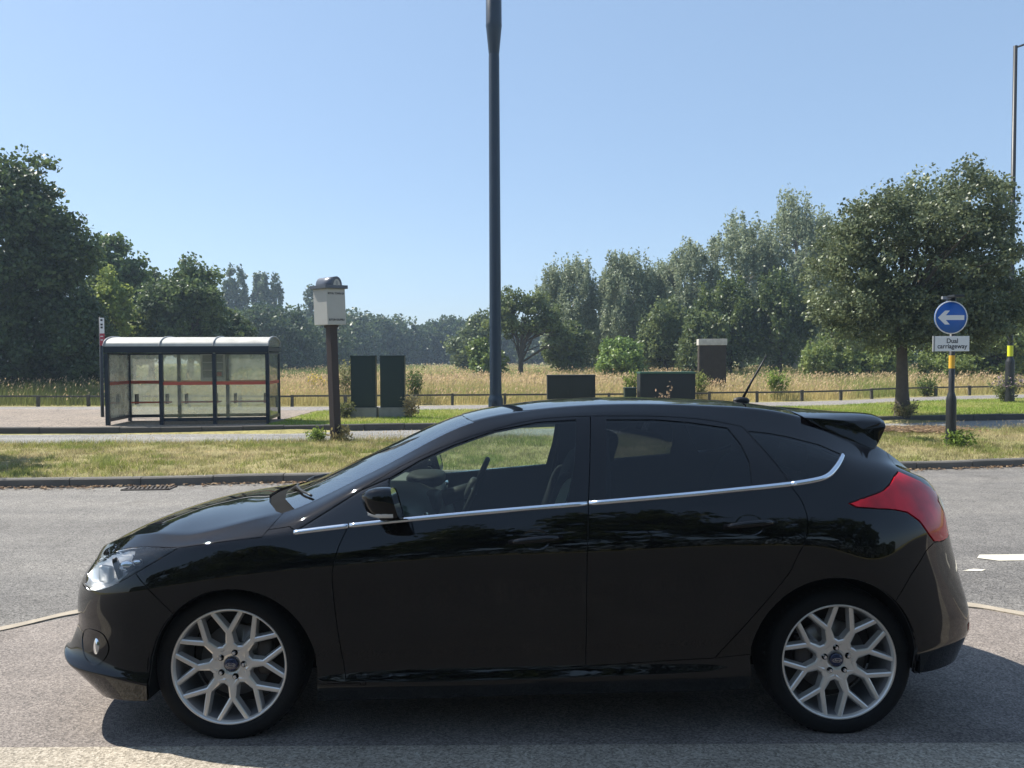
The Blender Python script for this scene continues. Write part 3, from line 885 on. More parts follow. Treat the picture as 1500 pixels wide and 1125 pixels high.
# lamps
for mir in (False, True):
    hl = bpy.data.objects.new('headlight', None); link(hl, CAR); hl.empty_display_size = .05
    panel(g['headlight'], 'lens', M['lens'], hl, mirror=mir, depth=.004, gap=.003, off=.001)
    hb = MB()
    # dark bowl behind the lens, from the lens faces pushed inwards
    vid = {}; F = []
    for f in g['headlight']: F.append([vid.setdefault(v, len(vid)) for v in f.verts])
    cu = sum((v.co for v in vid), Vector()) / len(vid)
    def pushed(v):
        n = smooth_normal(v.co)
        ed = min(1., max(0., min((Vector((v.co.x - p[0], v.co.z - p[1])).length for p in smooth_line(HEADL, 4, True)))) / .05)
        return v.co - n * (.006 + .05 * ed ** .7)
    hb.add(mirror_pts([pushed(v) for v in vid], mir), F, True)
    ho = hb.build('housing', [M['plastic'], M['lamp_bowl']], hl)
    for p in ho.data.polygons:
        c = p.center
        if c.x < -.47 + .25 * (c.z - .72) and c.z < .795: p.material_index = 1
    pr = MB()
    def lens_pt(u, z, d):
        p, n = on_side(u, z)
        return p - n * d
    c = lens_pt(-.60, .705, .030)
    pr.mat(1).super((c.x, c.y, c.z), (.085, .03, .075), .3, R=Matrix.Rotation(radians(-32), 3, 'Z'))
    c = lens_pt(-.53, .735, .032)
    pr.mat(2).super((c.x, c.y, c.z), (.022, .03, .11), .5, R=Matrix.Rotation(radians(-18), 3, 'Y'))
    for (u, z, rr_) in ((-.475, .755, .034), (-.42, .775, .022)):
        c = lens_pt(u, z, .03)
        pr.mat(0).super((c.x, c.y, c.z), (rr_ * 2.2, .03, rr_ * 1.5), .9)
    if mir: pr.v = [(v[0], -v[1], v[2]) for v in pr.v]
    pr.build('reflector', [M['mirror_chrome'], M['indicator'], M['plastic']], hl)
    panel(g['tail_light'], 'tail_light', M['red_lens'], CAR, mirror=mir, off=.004, gap=.004)
    # fog lamp in its recess
    fg = MB()
    pts = [(-.690, .425), (-.655, .455), (-.60, .462), (-.545, .450), (-.515, .40), (-.535, .350), (-.58, .318), (-.64, .335), (-.68, .375)]
    ring = []
    sm_ = smooth_line(pts, 3, True)
    for (u, z) in sm_:
        p, n = on_side(u, z); ring.append(p + n * .003)
    inner = []
    for (u, z) in sm_:
        uu, zz = -.60 + (u + .60) * .75, .39 + (z - .39) * .75
        p, n = on_side(uu, zz); inner.append(p - n * .03)
    k = len(ring)
    p0, n0 = on_side(-.60, .39)
    fg.add(mirror_pts(ring + inner + [p0 - n0 * .035], mir), [(i, (i + 1) % k, k + (i + 1) % k, k + i) for i in range(k)] + [(k + i, k + (i + 1) % k, 2 * k) for i in range(k)], True)
    p, n = on_side(-.592, .386)
    c = p - n * .012
    fg.mat(1).super((c.x, c.y * (-1 if mir else 1), c.z), (.055, .035, .10), 1., 24, 14, Matrix.Rotation(radians(-38) * (-1 if mir else 1), 3, 'Z'))
    fg.build('fog_light', [M['gloss_black'], M['mirror_chrome']], bump)
    # white reversing lens on the tail lamp corner
    wl = MB()
    P = [(3.214, 1.005), (3.185, .985), (3.222, .945), (3.224, .985)]
    # rear reflector on the bumper corner
    rr = MB()
    q = []
    for z in (.40, .435):
        for v in (.60, .65, .68):
            h = bvh.ray_cast(Vector((4.5, -v, z)), Vector((-1, 0, 0)))
            q.append(h[0] + Vector((.004, 0, 0)))
    rr.add(mirror_pts(q, mir), [(0, 1, 4, 3), (1, 2, 5, 4)], True)
    rr.build('reflector', M['red_lens'], rb)
    w = []
    for (u, z) in ((3.178, .985), (3.200, 1.006), (3.216, .992), (3.221, .955), (3.208, .930)):
        p, n = on_side(u, z)
        if p is not None: w.append(p + n * .007)
    wl.add(mirror_pts(w, mir), [tuple(range(len(w)))])
    wl.build('reversing_light', M['indicator'], CAR)

# spoiler: flush with the roof, raised outer lobes, cheeks that come down to the hatch shut line
sp = MB(); secs = []
for v in np.concatenate([np.linspace(-1, -.84, 5), np.linspace(-.80, .80, 21), np.linspace(.84, 1, 5)]):
    a = abs(v); sgn = 1 if v >= 0 else -1
    te_u = 3.07 - .085 * a ** 2.4
    te_z = 1.372 - .022 * a ** 2.2
    lobe = .016 * math.exp(-((a - .74) / .15) ** 2) - .010 * math.exp(-(a / .5) ** 2)
    c = min(1., max(0., (a - .72) / .16)); c = c * c * (3 - 2 * c)
    rnd = .020 * max(0, (a - .86) / .14) ** 2
    V_ = .553 * v
    h = bvh.ray_cast(Vector((2.60, -abs(V_) * .93, 2.)), Vector((0, 0, -1)))
    z0 = h[0].z if h[0] else 1.37
    ln_ = lambda u: z0 + (te_z - z0) * (u - 2.60) / (te_u - 2.60)
    top_ = [(2.60, z0 - .001), (2.72, ln_(2.72) + .004 - rnd * .3), (2.86, ln_(2.86) + .008 + lobe * .6 - rnd), (2.97, ln_(2.97) + .008 + lobe * .8 - rnd), (te_u - .02, te_z + .005 + lobe * .5 - rnd), (te_u, te_z - .006 - rnd)]
    un = [(te_u - .012, te_z - .030), (te_u - .05, te_z - .045), (2.95, te_z - .06), (2.93, te_z - .065), (2.80, 1.27), (2.67, 1.31)]
    ck = [(2.985, 1.322), (2.969, 1.282), (2.935, 1.222), (2.918, 1.214), (2.80, 1.264), (2.668, 1.318)]
    low = [(p[0] * (1 - c) + q[0] * c, p[1] * (1 - c) + q[1] * c) for p, q in zip(un, ck)]
    vb = [.553, .553, .552]
    for q in ck[3:]:
        hh = bvh.ray_cast(Vector((q[0], -2., q[1])), Vector((0, 1, 0)))
        vb.append(-hh[0].y + .005 if hh[0] else .553)
    secs.append([(p[0], -V_, p[1]) for p in top_] + [(p[0], -sgn * (.553 * a + (w_ - .553) * max(0, (a - .6) / .4)), p[1]) for p, w_ in zip(low, vb)])
k = len(secs[0])
fs = [(i * k + j, i * k + (j + 1) % k, (i + 1) * k + (j + 1) % k, (i + 1) * k + j) for i in range(len(secs) - 1) for j in range(k)]
fs += [tuple(range(k)), tuple(range((len(secs) - 1) * k + k - 1, (len(secs) - 1) * k - 1, -1))]
sp.add([p for s_ in secs for p in s_], fs, True)
spo = sp.build('spoiler', M['paint'], CAR)
for md in (spo.modifiers.new('round', 'BEVEL'), spo.modifiers.new('soft', 'SUBSURF')):
    if md.type == 'BEVEL': md.width = .005; md.segments = 2; md.limit_method = 'ANGLE'; md.angle_limit = radians(50)
    else: md.levels = md.render_levels = 1

# aerial, wipers
an = MB()
an.super((2.475, 0, 1.438), (.09, .045, .045), .9)
an.tube([(2.485, 0, 1.455), (2.53, 0, 1.54), (2.575, 0, 1.615), (2.615, 0, 1.684)], [.0075, .006, .0055, .004], 8)
an.build('antenna', M['plastic'], CAR)
for v0, v1 in ((.10, .62), (-.42, .12)):
    w = MB()
    P = []
    for t in np.linspace(0, 1, 9):
        v = v0 + (v1 - v0) * t
        u = at_v(SCREEN, abs(v)) + .035 + .05 * t
        h = bvh.ray_cast(Vector((u, -abs(v), 2.2)), Vector((0, 0, -1)))
        P.append((u, -v, h[0].z + .010 + .004 * sin(pi * t)))
    w.tube(P, .006, 6)
    w.tube([(P[0][0] - .05, P[0][1], P[0][2] - .04), P[2], P[5]], [.010, .008, .006], 6)
    w.build('wiper', M['plastic'], CAR)

# wheels
def wheel(u, side_, base, bolts):
    r = bpy.data.objects.new('wheel', None); link(r, CAR); r.empty_display_size = .1
    r.location = (u, -.795 * side_, .312)
    if side_ < 0: r.rotation_euler = (0, 0, pi)
    # local: outward face looks to -y
    ty = MB()
    prof = [(.246, .004), (.252, -.010), (.266, -.017), (.288, -.018), (.305, -.012), (.316, .002), (.3225, .022), (.3245, .05), (.325, .10), (.3245, .16), (.318, .20), (.30, .215), (.26, .21), (.246, .20)]
    ty.lathe(prof, 96, 'y', close=True)
    for k in range(60):                       # tread blocks on the shoulder
        a = 2 * pi * k / 60
        ty.box((.3205 * cos(a), .028, .3205 * sin(a)), (.006, .03, .013), ry=-a)
    ty.build('tyre', M['rubber'], r)
    ri = MB()
    Rr = .2475
    ri.lathe([(Rr - .012, .008), (Rr - .006, -.006), (Rr, -.011), (Rr + .004, -.006), (Rr + .002, .02)], 96, 'y')
    ri.mat(1).lathe([(Rr - .012, .008), (Rr - .020, .03), (Rr - .026, .09), (Rr - .030, .16)], 96, 'y')
    ri.mat(0)
    # face plate depth as a gentle cone: y grows (inwards) towards the hub
    yz = lambda rad: .012 + .028 * (1 - rad / Rr) ** 1.2
    def bar(a0, r0, a1, r1, w0, w1, th=.028):
        A = Vector((r0 * cos(a0), 0, r0 * sin(a0))); B = Vector((r1 * cos(a1), 0, r1 * sin(a1)))
        d = (B - A).normalized(); n = Vector((-d.z, 0, d.x))
        vs = []
        m = 6
        for i in range(m + 1):
            t = i / m
            p = A.lerp(B, t); w = (w0 + (w1 - w0) * t) / 2
            y = yz(p.length) - .012
            for (q, dy) in ((-1.5, .03), (-1., .003), (-.55, 0.), (.55, 0.), (1., .003), (1.5, .03)):
                x = p + n * w * q
                vs.append((x.x, y + dy, x.z))
        fs = []
        for i in range(m):
            for j in range(5):
                fs.append((i * 6 + j, i * 6 + j + 1, (i + 1) * 6 + j + 1, (i + 1) * 6 + j))
        ri.add(vs, fs, False)
    for k in range(8):
        a = radians(base + 45 * k)
        rs = .150
        bar(a, .060, a, rs + .004, .044, .025)
        for s_ in (-1, 1):
            bar(a + s_ * .012, rs - .006, a + s_ * radians(15.2), Rr - .004, .022, .020)
        # webs that round the windows near the hub
        for s_ in (-1, 1):
            bar(a, .098, a + s_ * radians(22.5), .074, .02, .024)
    # hub plate
    yh = yz(.05) - .012
    ri.lathe([(.080, yh + .03), (.078, yh + .003), (.070, yh - .001), (.045, yh), (.034, yh + .004), (.030, yh + .012), (.001, yh + .012)], 40, 'y', smooth=False)
    rim = ri.build('rim', [M['rim'], M['rim_inner']], r)
    rim.data.materials.append(M['matte'])
    for k in range(5):
        a = radians(bolts + 72 * k)
        bo = MB()
        c = (.054 * cos(a), yh - .001, .054 * sin(a))
        bo.lathe([(.0001, .0), (.0135, .0), (.0135, -.001), (.0120, -.0012)], 20, 'y', c)
        bo.mat(1).lathe([(.0085, -.001), (.0085, -.009), (.006, -.012), (.0001, -.012)], 6, 'y', c, smooth=False)
        bo.build('bolt', [M['matte'], M['chrome']], r)
    cp = MB()
    cp.lathe([(.029, yh + .006), (.029, yh - .004), (.026, yh - .007), (.0001, yh - .008)], 32, 'y')
    cp.mat(1)
    nn = 32
    el = []
    for q in (1., .9):
        for k in range(nn):
            b_ = 2 * pi * k / nn
            el.append((.0205 * q * cos(b_), yh - .0092, .0095 * q * sin(b_)))
    cp.add(el, [(k, (k + 1) % nn, nn + (k + 1) % nn, nn + k) for k in range(nn)])
    cap = cp.build('hub_cap', [M['cap_blue'], M['chrome']], r)
    t = text_obj('emblem_script', 'Ford', .0135, M['chrome'], r, (0, yh - .0092, 0), (pi / 2, 0, 0), 'CENTER', .35)
    bd = MB()
    bd.lathe([(.07, .085), (.155, .085), (.157, .095), (.157, .105), (.07, .105)], 48, 'y')
    bd.mat(1).lathe([(.07, .085), (.068, .055), (.001, .055)], 32, 'y')
    bd.mat(1)
    for q in range(5):
        a = radians(-20 + 10 * q)
    bd.super((.135 if base < 10 else -.135, .075, .02), (.07, .06, .16), .5)
    bd.lathe([(.215, .17), (.05, .17), (.05, .12)], 40, 'y')
    bd.build('brake', [M['disc'], M['iron']], r)
    return r
wheel(0, 1, 3.5, 74); wheel(2.648, 1, 16., 20)
wheel(0, -1, 10, 40); wheel(2.648, -1, 31, 5)

# wheel wells, floor, rear underside
for (cx, cz, rr) in ((.045, .315, .372), (2.592, .34, .380)):
    for sg in (1, -1):
        wells = MB(); vs = []
        for k in range(25):
            a = radians(180 * (k - 1) / 22)
            lo_ = .20 if cx < 1 else .28
            px_, pz_ = (cx + rr * .99, .20 if cx < 1 else lo_) if k == 0 else ((cx - rr * .97, lo_) if k == 24 else (cx + rr * cos(a), cz + rr * sin(a)))
            for yv in (.862, .50):
                vs.append((px_, -yv * sg, pz_))
        fs = [(2 * k, 2 * k + 1, 2 * k + 3, 2 * k + 2) for k in range(24)]
        fs.append(tuple(2 * k + 1 for k in range(25)))
        wells.add(vs, fs, True)
        wells.build('wheel_arch_liner', M['matte'], CAR)
uf = MB()
uf.box((1.33, 0, .215), (1.70, 1.46, .03)); uf.box((1.33, 0, .20), (4.0, .9, .04))
uf.box((3.1, 0, .285), (.30, .98, .03)); uf.box((-.55, 0, .20), (.30, 1.0, .03))
uf.tube([(2.9, .35, .24), (3.2, .35, .25)], .09, 12)
uf.build('underbody', M['matte'], CAR)

# cabin
inn = MB()
inn.box((1.33, 0, .30), (1.6, 1.4, .05))
inn.box((.44, 0, .66), (.04, 1.36, .5))
inn.box((2.55, 0, .75), (.05, 1.30, .55)); inn.box((2.85, 0, .93), (.62, 1.15, .03))
inn.build('cabin_floor', M['interior'], CAR)
da = MB()
prof = [(.30, .86), (.40, .965), (.55, .998), (.72, .985), (.80, .95), (.83, .88), (.86, .80), (.90, .66), (.86, .52), (.40, .50)]
da.prism([(p[0], p[1]) for p in prof], -.74, .74, 'y', True)
da.mat(1).super((.80, -.0, .90), (.10, .34, .12), .5)
da.super((.735, .37, .99), (.22, .40, .085), .6)
da.super((.92, 0, .62), (.20, .26, .34), .5)
for y in (-.64, .64): da.mat(2).super((.835, y, .90), (.03, .12, .09), .6)
da.build('dashboard', [M['dash'], M['interior'], M['chrome']], CAR)
sw = MB()
tor = []
Rm = Matrix.Rotation(radians(24), 3, 'Y')
cwh = Vector((1.02, .37, .93))
n1, n2 = 40, 10
vs = []
for i in range(n1):
    a = 2 * pi * i / n1
    for j in range(n2):
        b_ = 2 * pi * j / n2
        rr = .182 + .016 * cos(b_)
        vs.append(cwh + Rm @ Vector((.016 * sin(b_), rr * cos(a), rr * sin(a))))
sw.add(vs, [(i * n2 + j, i * n2 + (j + 1) % n2, ((i + 1) % n1) * n2 + (j + 1) % n2, ((i + 1) % n1) * n2 + j) for i in range(n1) for j in range(n2)], True)
sw.super(cwh + Rm @ Vector((-.02, 0, -.01)), (.06, .15, .13), .6, R=Rm)
for a in (0, pi, -pi / 2):
    sw.mat(1).tube([cwh + Rm @ Vector((-.01, .05 * cos(a), .05 * sin(a))), cwh + Rm @ Vector((0, .175 * cos(a), .175 * sin(a)))], [.018, .013], 8)
sw.mat(0).tube([cwh, cwh + Vector((-.22, 0, -.07))], [.04, .05], 12)
sw.build('steering_wheel', [M['interior'], M['chrome']], CAR)
def seat(u, y, wid, mats):
    s_ = MB()
    s_.super((u - .22, y, .50), (.56, wid, .20), .45)
    Rb = Matrix.Rotation(radians(18), 3, 'Y')
    s_.super(Vector((u + .10, y, .84)), (.17, wid, .64), .45, R=Rb)
    for sg in (-1, 1):
        s_.mat(1).super(Vector((u + .04, y + sg * wid * .42, .80)), (.16, .10, .50), .55, R=Rb)
    s_.mat(0).super(Vector((u + .225, y, 1.215)), (.10, .27, .18), .6, R=Rb)
    for sg in (-.06, .06): s_.mat(2).tube([(u + .17, y + sg, 1.06), (u + .21, y + sg, 1.16)], .007, 6)
    return s_.build('seat', mats, CAR)
seat(1.46, -.37, .50, [M['seat'], M['seat_light'], M['chrome']]); seat(1.46, .37, .50, [M['seat'], M['seat'], M['chrome']])
bs = MB()
bs.super((2.22, 0, .55), (.52, 1.28, .20), .4)
Rb = Matrix.Rotation(radians(20), 3, 'Y')
bs.super(Vector((2.50, 0, .84)), (.18, 1.28, .60), .4, R=Rb)
for y in (-.38, 0, .38): bs.super(Vector((2.60, y, 1.165)), (.09, .26, .13), .6, R=Rb)
bs.build('rear_seat', M['seat'], CAR)
hd = MB()
lin_v = []; 
us = np.linspace(1.02, 2.62, 16)
for u in us:
    for v in np.linspace(-.50, .50, 9):
        h = bvh.ray_cast(Vector((u, -abs(v), 2.2)), Vector((0, 0, -1)))
        lin_v.append((u, v, h[0].z - .045))
hd.add(lin_v, [(i * 9 + j, i * 9 + j + 1, (i + 1) * 9 + j + 1, (i + 1) * 9 + j) for i in range(15) for j in range(8)], True)
for sg in (-1, 1):                                     # inner pillar trims and grab rail
    hd.super((1.60, sg * .655, 1.17), (.15, .05, .42), .5, R=Matrix.Rotation(sg * radians(25), 3, 'X'))
hd.mat(1)
for sg in (-1, 1):
    hd.tube([(1.56, sg * .655, 1.31), (1.50, sg * .70, 1.0), (1.46, sg * .72, .7)], .012, 6)
hd.super((.93, 0, 1.27), (.04, .22, .07), .7)
hd.build('headlining', [M['liner'], M['interior']], CAR)
bm.free()
# ------------------------------------------------------------------ ground and roads
def ribbon(name, near, far, z, mat, nx=120, nz=6, kind='structure', zf=None):
    """sheet between two edge lines (x, y), sampled along x"""
    x0 = max(near[0][0], far[0][0]); x1 = min(near[-1][0], far[-1][0])
    xs = np.linspace(x0, x1, nx)
    def yy(l, x):
        return np.interp(x, [p[0] for p in l], [p[1] for p in l])
    V = []
    for j in range(nz + 1):
        t = j / nz
        for x in xs:
            y = yy(near, x) * (1 - t) + yy(far, x) * t
            V.append((x, y, zf(x, y) if zf else z))
    F = [(j * nx + i, j * nx + i + 1, (j + 1) * nx + i + 1, (j + 1) * nx + i) for j in range(nz) for i in range(nx - 1)]
    me = fast_mesh(name, V, F); me.materials.append(mat)
    me.polygons.foreach_set('use_smooth', [True] * len(F))
    o = link(bpy.data.objects.new(name, me))
    return tag(o, kind=kind)

def sl(pts, n=8): return smooth_line(pts, n)
MED_N = sl([(-40, 9.3), (-20, 9.6), (-10, 9.95), (-6.8, 10.1), (-5, 10.2), (-3.3, 10.42), (1, 10.85), (6.1, 11.42), (7.8, 11.7), (14, 12.6), (22, 13.8), (40, 16.8)])
MED_F = sl([(-40, 15.3), (-20, 15.2), (-10.5, 15.2), (-4, 15.55), (2, 16.4), (9.2, 17.3), (13, 17.7), (22, 19.1), (40, 22.5)])
FAR_K = sl([(-40, 17.7), (-20, 17.55), (-12, 17.5), (-9, 17.5), (-5.5, 17.75), (-2, 18.2), (4, 18.95), (10.4, 19.85), (14, 20.45), (22, 22), (40, 26)])
PATH_N = sl([(-45, 25.0), (-30, 24.8), (-16, 24.5), (-6, 23.3), (-1.9, 23.5), (4, 23.7), (9.8, 24.5), (13.6, 26.6), (18.3, 28.3), (30, 31), (45, 35)])
PATH_F = sl([(-45, 26.4), (-30, 26.2), (-17, 25.9), (-6.7, 25.2), (-2, 25.6), (5, 26), (10.8, 27.1), (15, 29.2), (20, 31), (30, 34), (45, 38)])
FENCE = sl([(-34, 26.9), (-16.5, 26.3), (-6.7, 25.6), (-2, 26.0), (5, 26.45), (10.8, 27.55), (15, 29.7), (20, 31.5), (30, 34.5)], 12)
yat = lambda l, x: float(np.interp(x, [p[0] for p in l], [p[1] for p in l]))

# one sheet to the horizon: flat under the roads, rising a little where the field starts
def ground_sheet():
    xs = np.concatenate([np.linspace(-300, -60, 7), np.linspace(-50, 50, 41), np.linspace(60, 300, 7)])
    ys = np.concatenate([[-70, -60, -45, -30, -15, -8], np.linspace(-4, 60, 65), [70, 85, 100, 130, 170, 230, 300]])
    V = []
    for y in ys:
        for x in xs:
            far = yat(FAR_K, max(-40, min(40, x)))
            if y < 5.6: z = min(.62, fg_z(x, y)) - .08 if y > -8 else .42
            elif y < far: z = -.06
            else: z = .10
            if y > 45: z += .25 * math.sin(x * .06) * math.sin(y * .045) + .15
            V.append((x, y, z))
    nx = len(xs)
    F = [(j * nx + i, j * nx + i + 1, (j + 1) * nx + i + 1, (j + 1) * nx + i) for j in range(len(ys) - 1) for i in range(nx - 1)]
    me = fast_mesh('ground', V, F); me.materials.append(M['field_soil'])
    me.polygons.foreach_set('use_smooth', [True] * len(F))
    return tag(link(bpy.data.objects.new('ground', me)), kind='structure')
ground_sheet()

KERB_FG = sl([(-30, 4.4), (-9, 4.45), (-4.2, 4.2), (-3.6, 4.45), (-3.226, 4.784), (-2.951, 5.148), (-2.5, 5.3), (0, 5.42), (2.6, 5.34), (3.122, 5.209), (3.356, 4.999), (3.75, 4.6), (4.3, 4.3), (9, 4.35), (30, 4.4)])
KERB_FG_B = [(x, y + .11) for x, y in KERB_FG]
def road_z(x, y):
    k = yat(KERB_FG, x)
    a = fg_z(x, k) - .004
    t = max(0., min(1., (y - k) / 2.6))
    return a * (1 - t) + .0 * t
ribbon('pavement', [(-30, -7), (30, -7)], KERB_FG, 0, M['pavement'], 160, 60, zf=fg_z)
ribbon('road', KERB_FG, MED_N, 0, M['road'], 200, 30, zf=road_z)
ribbon('carriageway', MED_F, FAR_K, 0, M['road_far'], 120, 4)
# smooth concrete edging strip across the front
ribbon('added_dark_ground', [(-30, -6.9), (30, -6.9)], [(-30, 2.93), (30, 2.93)], 0, M['added_dark_ground'], 120, 30, zf=lambda x, y: fg_z(x, y) + .008)  # dark ground out of view, added to darken the reflections in the doors
ribbon('edging_strip', [(-30, 2.93), (30, 2.93)], [(-30, 3.205), (30, 3.19)], 0, M['slab'], 120, 6, zf=lambda x, y: fg_z(x, y) + .004)
# flush kerb stones at the edge of the parking bay: a row of blocks, one mesh
kb = MB()
L = KERB_FG
acc = 0
pts = []
for (a, b_) in zip(L[:-1], L[1:]):
    d = sqrt((b_[0] - a[0])**2 + (b_[1] - a[1])**2); n = max(1, int(d / .06))
    for i in range(n): pts.append((a[0] + (b_[0] - a[0]) * i / n, a[1] + (b_[1] - a[1]) * i / n))
run = []; dist = 0
for p, q in zip(pts[:-1], pts[1:]):
    if abs(p[0]) > 8: continue
    run.append(p); dist += sqrt((p[0] - q[0])**2 + (p[1] - q[1])**2)
    if dist > .90:
        vs = []; h = random.uniform(.004, .014)
        for (x, y) in run + [(p[0] * .15 + q[0] * .85, p[1] * .15 + q[1] * .85)]:
            w = .115
            z = fg_z(x, y) + h
            vs += [(x, y, z - .05), (x, y, z), (x, y + w, z - .002), (x, y + w, z - .05)]
        fs = []
        m = len(vs) // 4
        for i in range(m - 1):
            for k in range(3): fs.append((i * 4 + k, (i + 1) * 4 + k, (i + 1) * 4 + k + 1, i * 4 + k + 1))
        fs += [(0, 1, 2, 3), ((m - 1) * 4 + 3, (m - 1) * 4 + 2, (m - 1) * 4 + 1, (m - 1) * 4)]
        kb.add(vs, fs); run = [q]; dist = 0
tag(kb.build('kerb', M['kerb_sand']), kind='structure')

def kerb_line(line, z0, h, w, mat, x0, x1, wob=.006, sgn=1):
    k = MB(); xs = np.arange(x0, x1, .915)
    for a in xs:
        vs = []
        dz = random.uniform(-wob, wob); dy = random.uniform(-wob, wob)
        for x in (a + .006, a + .455, a + .909):
            y = yat(line, x) + dy
            vs += [(x, y, z0 - .1), (x, y, z0 + h - .018 + dz), (x, y + sgn * .018, z0 + h + dz), (x, y + sgn * w, z0 + h + dz), (x, y + sgn * w, z0 - .1)]
        fs = []
        for i in range(2):
            for j in range(4): fs.append((i * 5 + j, (i + 1) * 5 + j, (i + 1) * 5 + j + 1, i * 5 + j + 1))
        fs += [(0, 1, 2, 3, 4), (14, 13, 12, 11, 10)]
        k.add(vs, fs)
    return tag(k.build('kerb', mat), kind='structure')
kerb_line(MED_N, 0, .115, .125, M['kerb'], -26, 26)
kerb_line(MED_F, 0, .028, .125, M['kerb'], -26, 26, sgn=-1)
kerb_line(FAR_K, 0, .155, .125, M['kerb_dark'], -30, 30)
MED_N2 = [(x, y + .125) for x, y in MED_N]; MED_F2 = [(x, y - .125) for x, y in MED_F]; FAR_K2 = [(x, y + .125) for x, y in FAR_K]
med_z = lambda t: .10 + .025 * math.sin(pi * max(0, min(1, t))) - .075 * max(0, min(1, t)) ** 2
ribbon('median', MED_N2, MED_F2, 0, M['median_soil'], 160, 20, zf=lambda x, y: med_z((y - yat(MED_N2, x)) / (yat(MED_F2, x) - yat(MED_N2, x))))
ribbon('verge', FAR_K2, PATH_N, .124, M['verge_soil'], 120, 6)
ribbon('footpath', PATH_N, PATH_F, .128, M['footpath'], 120, 3)
# paving of the bus stop, over the verge
BUS_N = [(-40, 17.83), (-20, 17.68), (-12, 17.63), (-9, 17.63), (-5.9, 17.86)]
ribbon('bus_stop_paving', BUS_N, [(-40, 24.9), (-16, 24.55), (-5.9, 23.35)], .132, M['bus_paving'], 80, 8)

# road markings: lane dashes near the right and a worn blob
mk = MB()
def quad_on(pts, dz=.004):
    mk.add([(x, y, road_z(x, y) + dz) for x, y in pts], [tuple(range(len(pts)))])
for i in range(3):
    x = 3.93 + i * 6.
    quad_on([(x - .06, 6.36), (x + .06, 6.27), (x + .9, 6.30), (x + 1.9, 6.33), (x + 1.9, 6.49), (x + .9, 6.47), (x + .02, 6.46)])
quad_on([(3.55, 6.02), (3.68, 5.99), (3.74, 6.03), (3.66, 6.06)])
quad_on([(3.42, 6.06), (3.48, 6.04), (3.5, 6.06), (3.46, 6.08)])
tag(mk.build('road_marking', M['white_paint'], recalc=True), kind='structure')

# drain grate in the gutter of the median kerb
gr_ = thing('drain_grate', 'rusty iron drain grating in the gutter below the median kerb', 'drain', (-4.75, 10.02, .003), radians(3))
gm = MB(); gm.box((0, 0, .001), (.60, .30, .004)); gm.build('recess', M['matte'], gr_)
gm = MB()
for sx in (-.29, .29): gm.box((sx, 0, .006), (.03, .30, .012))
for sy in (-.14, .14): gm.box((0, sy, .006), (.61, .025, .012))
for i in range(10): gm.box((-.25 + i * .0555, 0, .0065), (.024, .26, .011), rz=.25)
gm.build('grating', M['iron'], gr_)

# ------------------------------------------------------------------ grass
def blades(name, P, H, W, cols, mat, lean=.35, kind='stuff', head=None, wind=(.25, -.1)):
    """one mesh of single blades; P (n,3) feet, H heights, W widths, cols (n,3)"""
    n = len(P)
    a = rng.uniform(0, 2 * pi, n)
    dx, dy = np.cos(a) * W / 2, np.sin(a) * W / 2
    b = rng.uniform(0, 2 * pi, n); le = rng.uniform(0, lean, n) * H
    tx = P[:, 0] + np.cos(b) * le + wind[0] * H * rng.uniform(0, .5, n); ty = P[:, 1] + np.sin(b) * le + wind[1] * H * rng.uniform(0, .5, n)
    V = np.empty((n, 3, 3), np.float32)
    V[:, 0] = np.stack([P[:, 0] - dx, P[:, 1] - dy, P[:, 2] - .01], 1)
    V[:, 1] = np.stack([P[:, 0] + dx, P[:, 1] + dy, P[:, 2] - .01], 1)
    V[:, 2] = np.stack([tx, ty, P[:, 2] + H], 1)
    F = np.arange(n * 3).reshape(n, 3)
    C = np.repeat(cols[:, None, :], 3, 1).copy()
    V = V.reshape(-1, 3); C = C.reshape(-1, 3)
    if head is not None:                            # feathery seed heads: a small diamond on some tips
        k = np.where(head[0])[0]; m = len(k)
        T = np.stack([tx[k], ty[k], P[k, 2] + H[k]], 1)
        hl, hw = head[1], head[2]
        a2 = rng.uniform(0, 2 * pi, m)
        ox, oy = np.cos(a2) * hw, np.sin(a2) * hw
        D = np.stack([np.cos(b[k]) * .4 + .3, np.sin(b[k]) * .4, np.full(m, .85)], 1) * hl * rng.uniform(.6, 1.3, m)[:, None]
        q0 = T - D * .5; q2 = T + D * .5
        q1 = T + np.stack([ox, oy, np.zeros(m)], 1); q3 = T - np.stack([ox, oy, np.zeros(m)], 1)
        tri = np.stack([q0, q1, q2, q0, q2, q3], 1).reshape(-1, 3)
        F = np.concatenate([F, len(V) + np.arange(m * 6).reshape(-1, 3)])
        V = np.concatenate([V, tri]); C = np.concatenate([C, np.repeat(head[3][k], 6, 0)])
    me = fast_mesh(name, V, F, 3); set_tint(me, C); me.materials.append(mat)
    o = link(bpy.data.objects.new(name, me))
    return tag(o, kind=kind)

def vnoise(x, y, s, seed=0):
    r_ = np.random.default_rng(seed); g_ = r_.uniform(0, 1, (64, 64))
    X, Y = x / s, y / s
    i, j = np.floor(X).astype(int), np.floor(Y).astype(int); fx, fy = X - i, Y - j
    fx = fx * fx * (3 - 2 * fx); fy = fy * fy * (3 - 2 * fy)
    G_ = lambda a, b: g_[a % 64, b % 64]
    return (G_(i, j) * (1 - fx) + G_(i + 1, j) * fx) * (1 - fy) + (G_(i, j + 1) * (1 - fx) + G_(i + 1, j + 1) * fx) * fy

def lerp3(c0, c1, t): return np.asarray(c0)[None] * (1 - t[:, None]) + np.asarray(c1)[None] * t[:, None]

def vary(C, amt): return np.clip(C * (1 + rng.uniform(-amt, amt, (len(C), 1))), 0, 1)

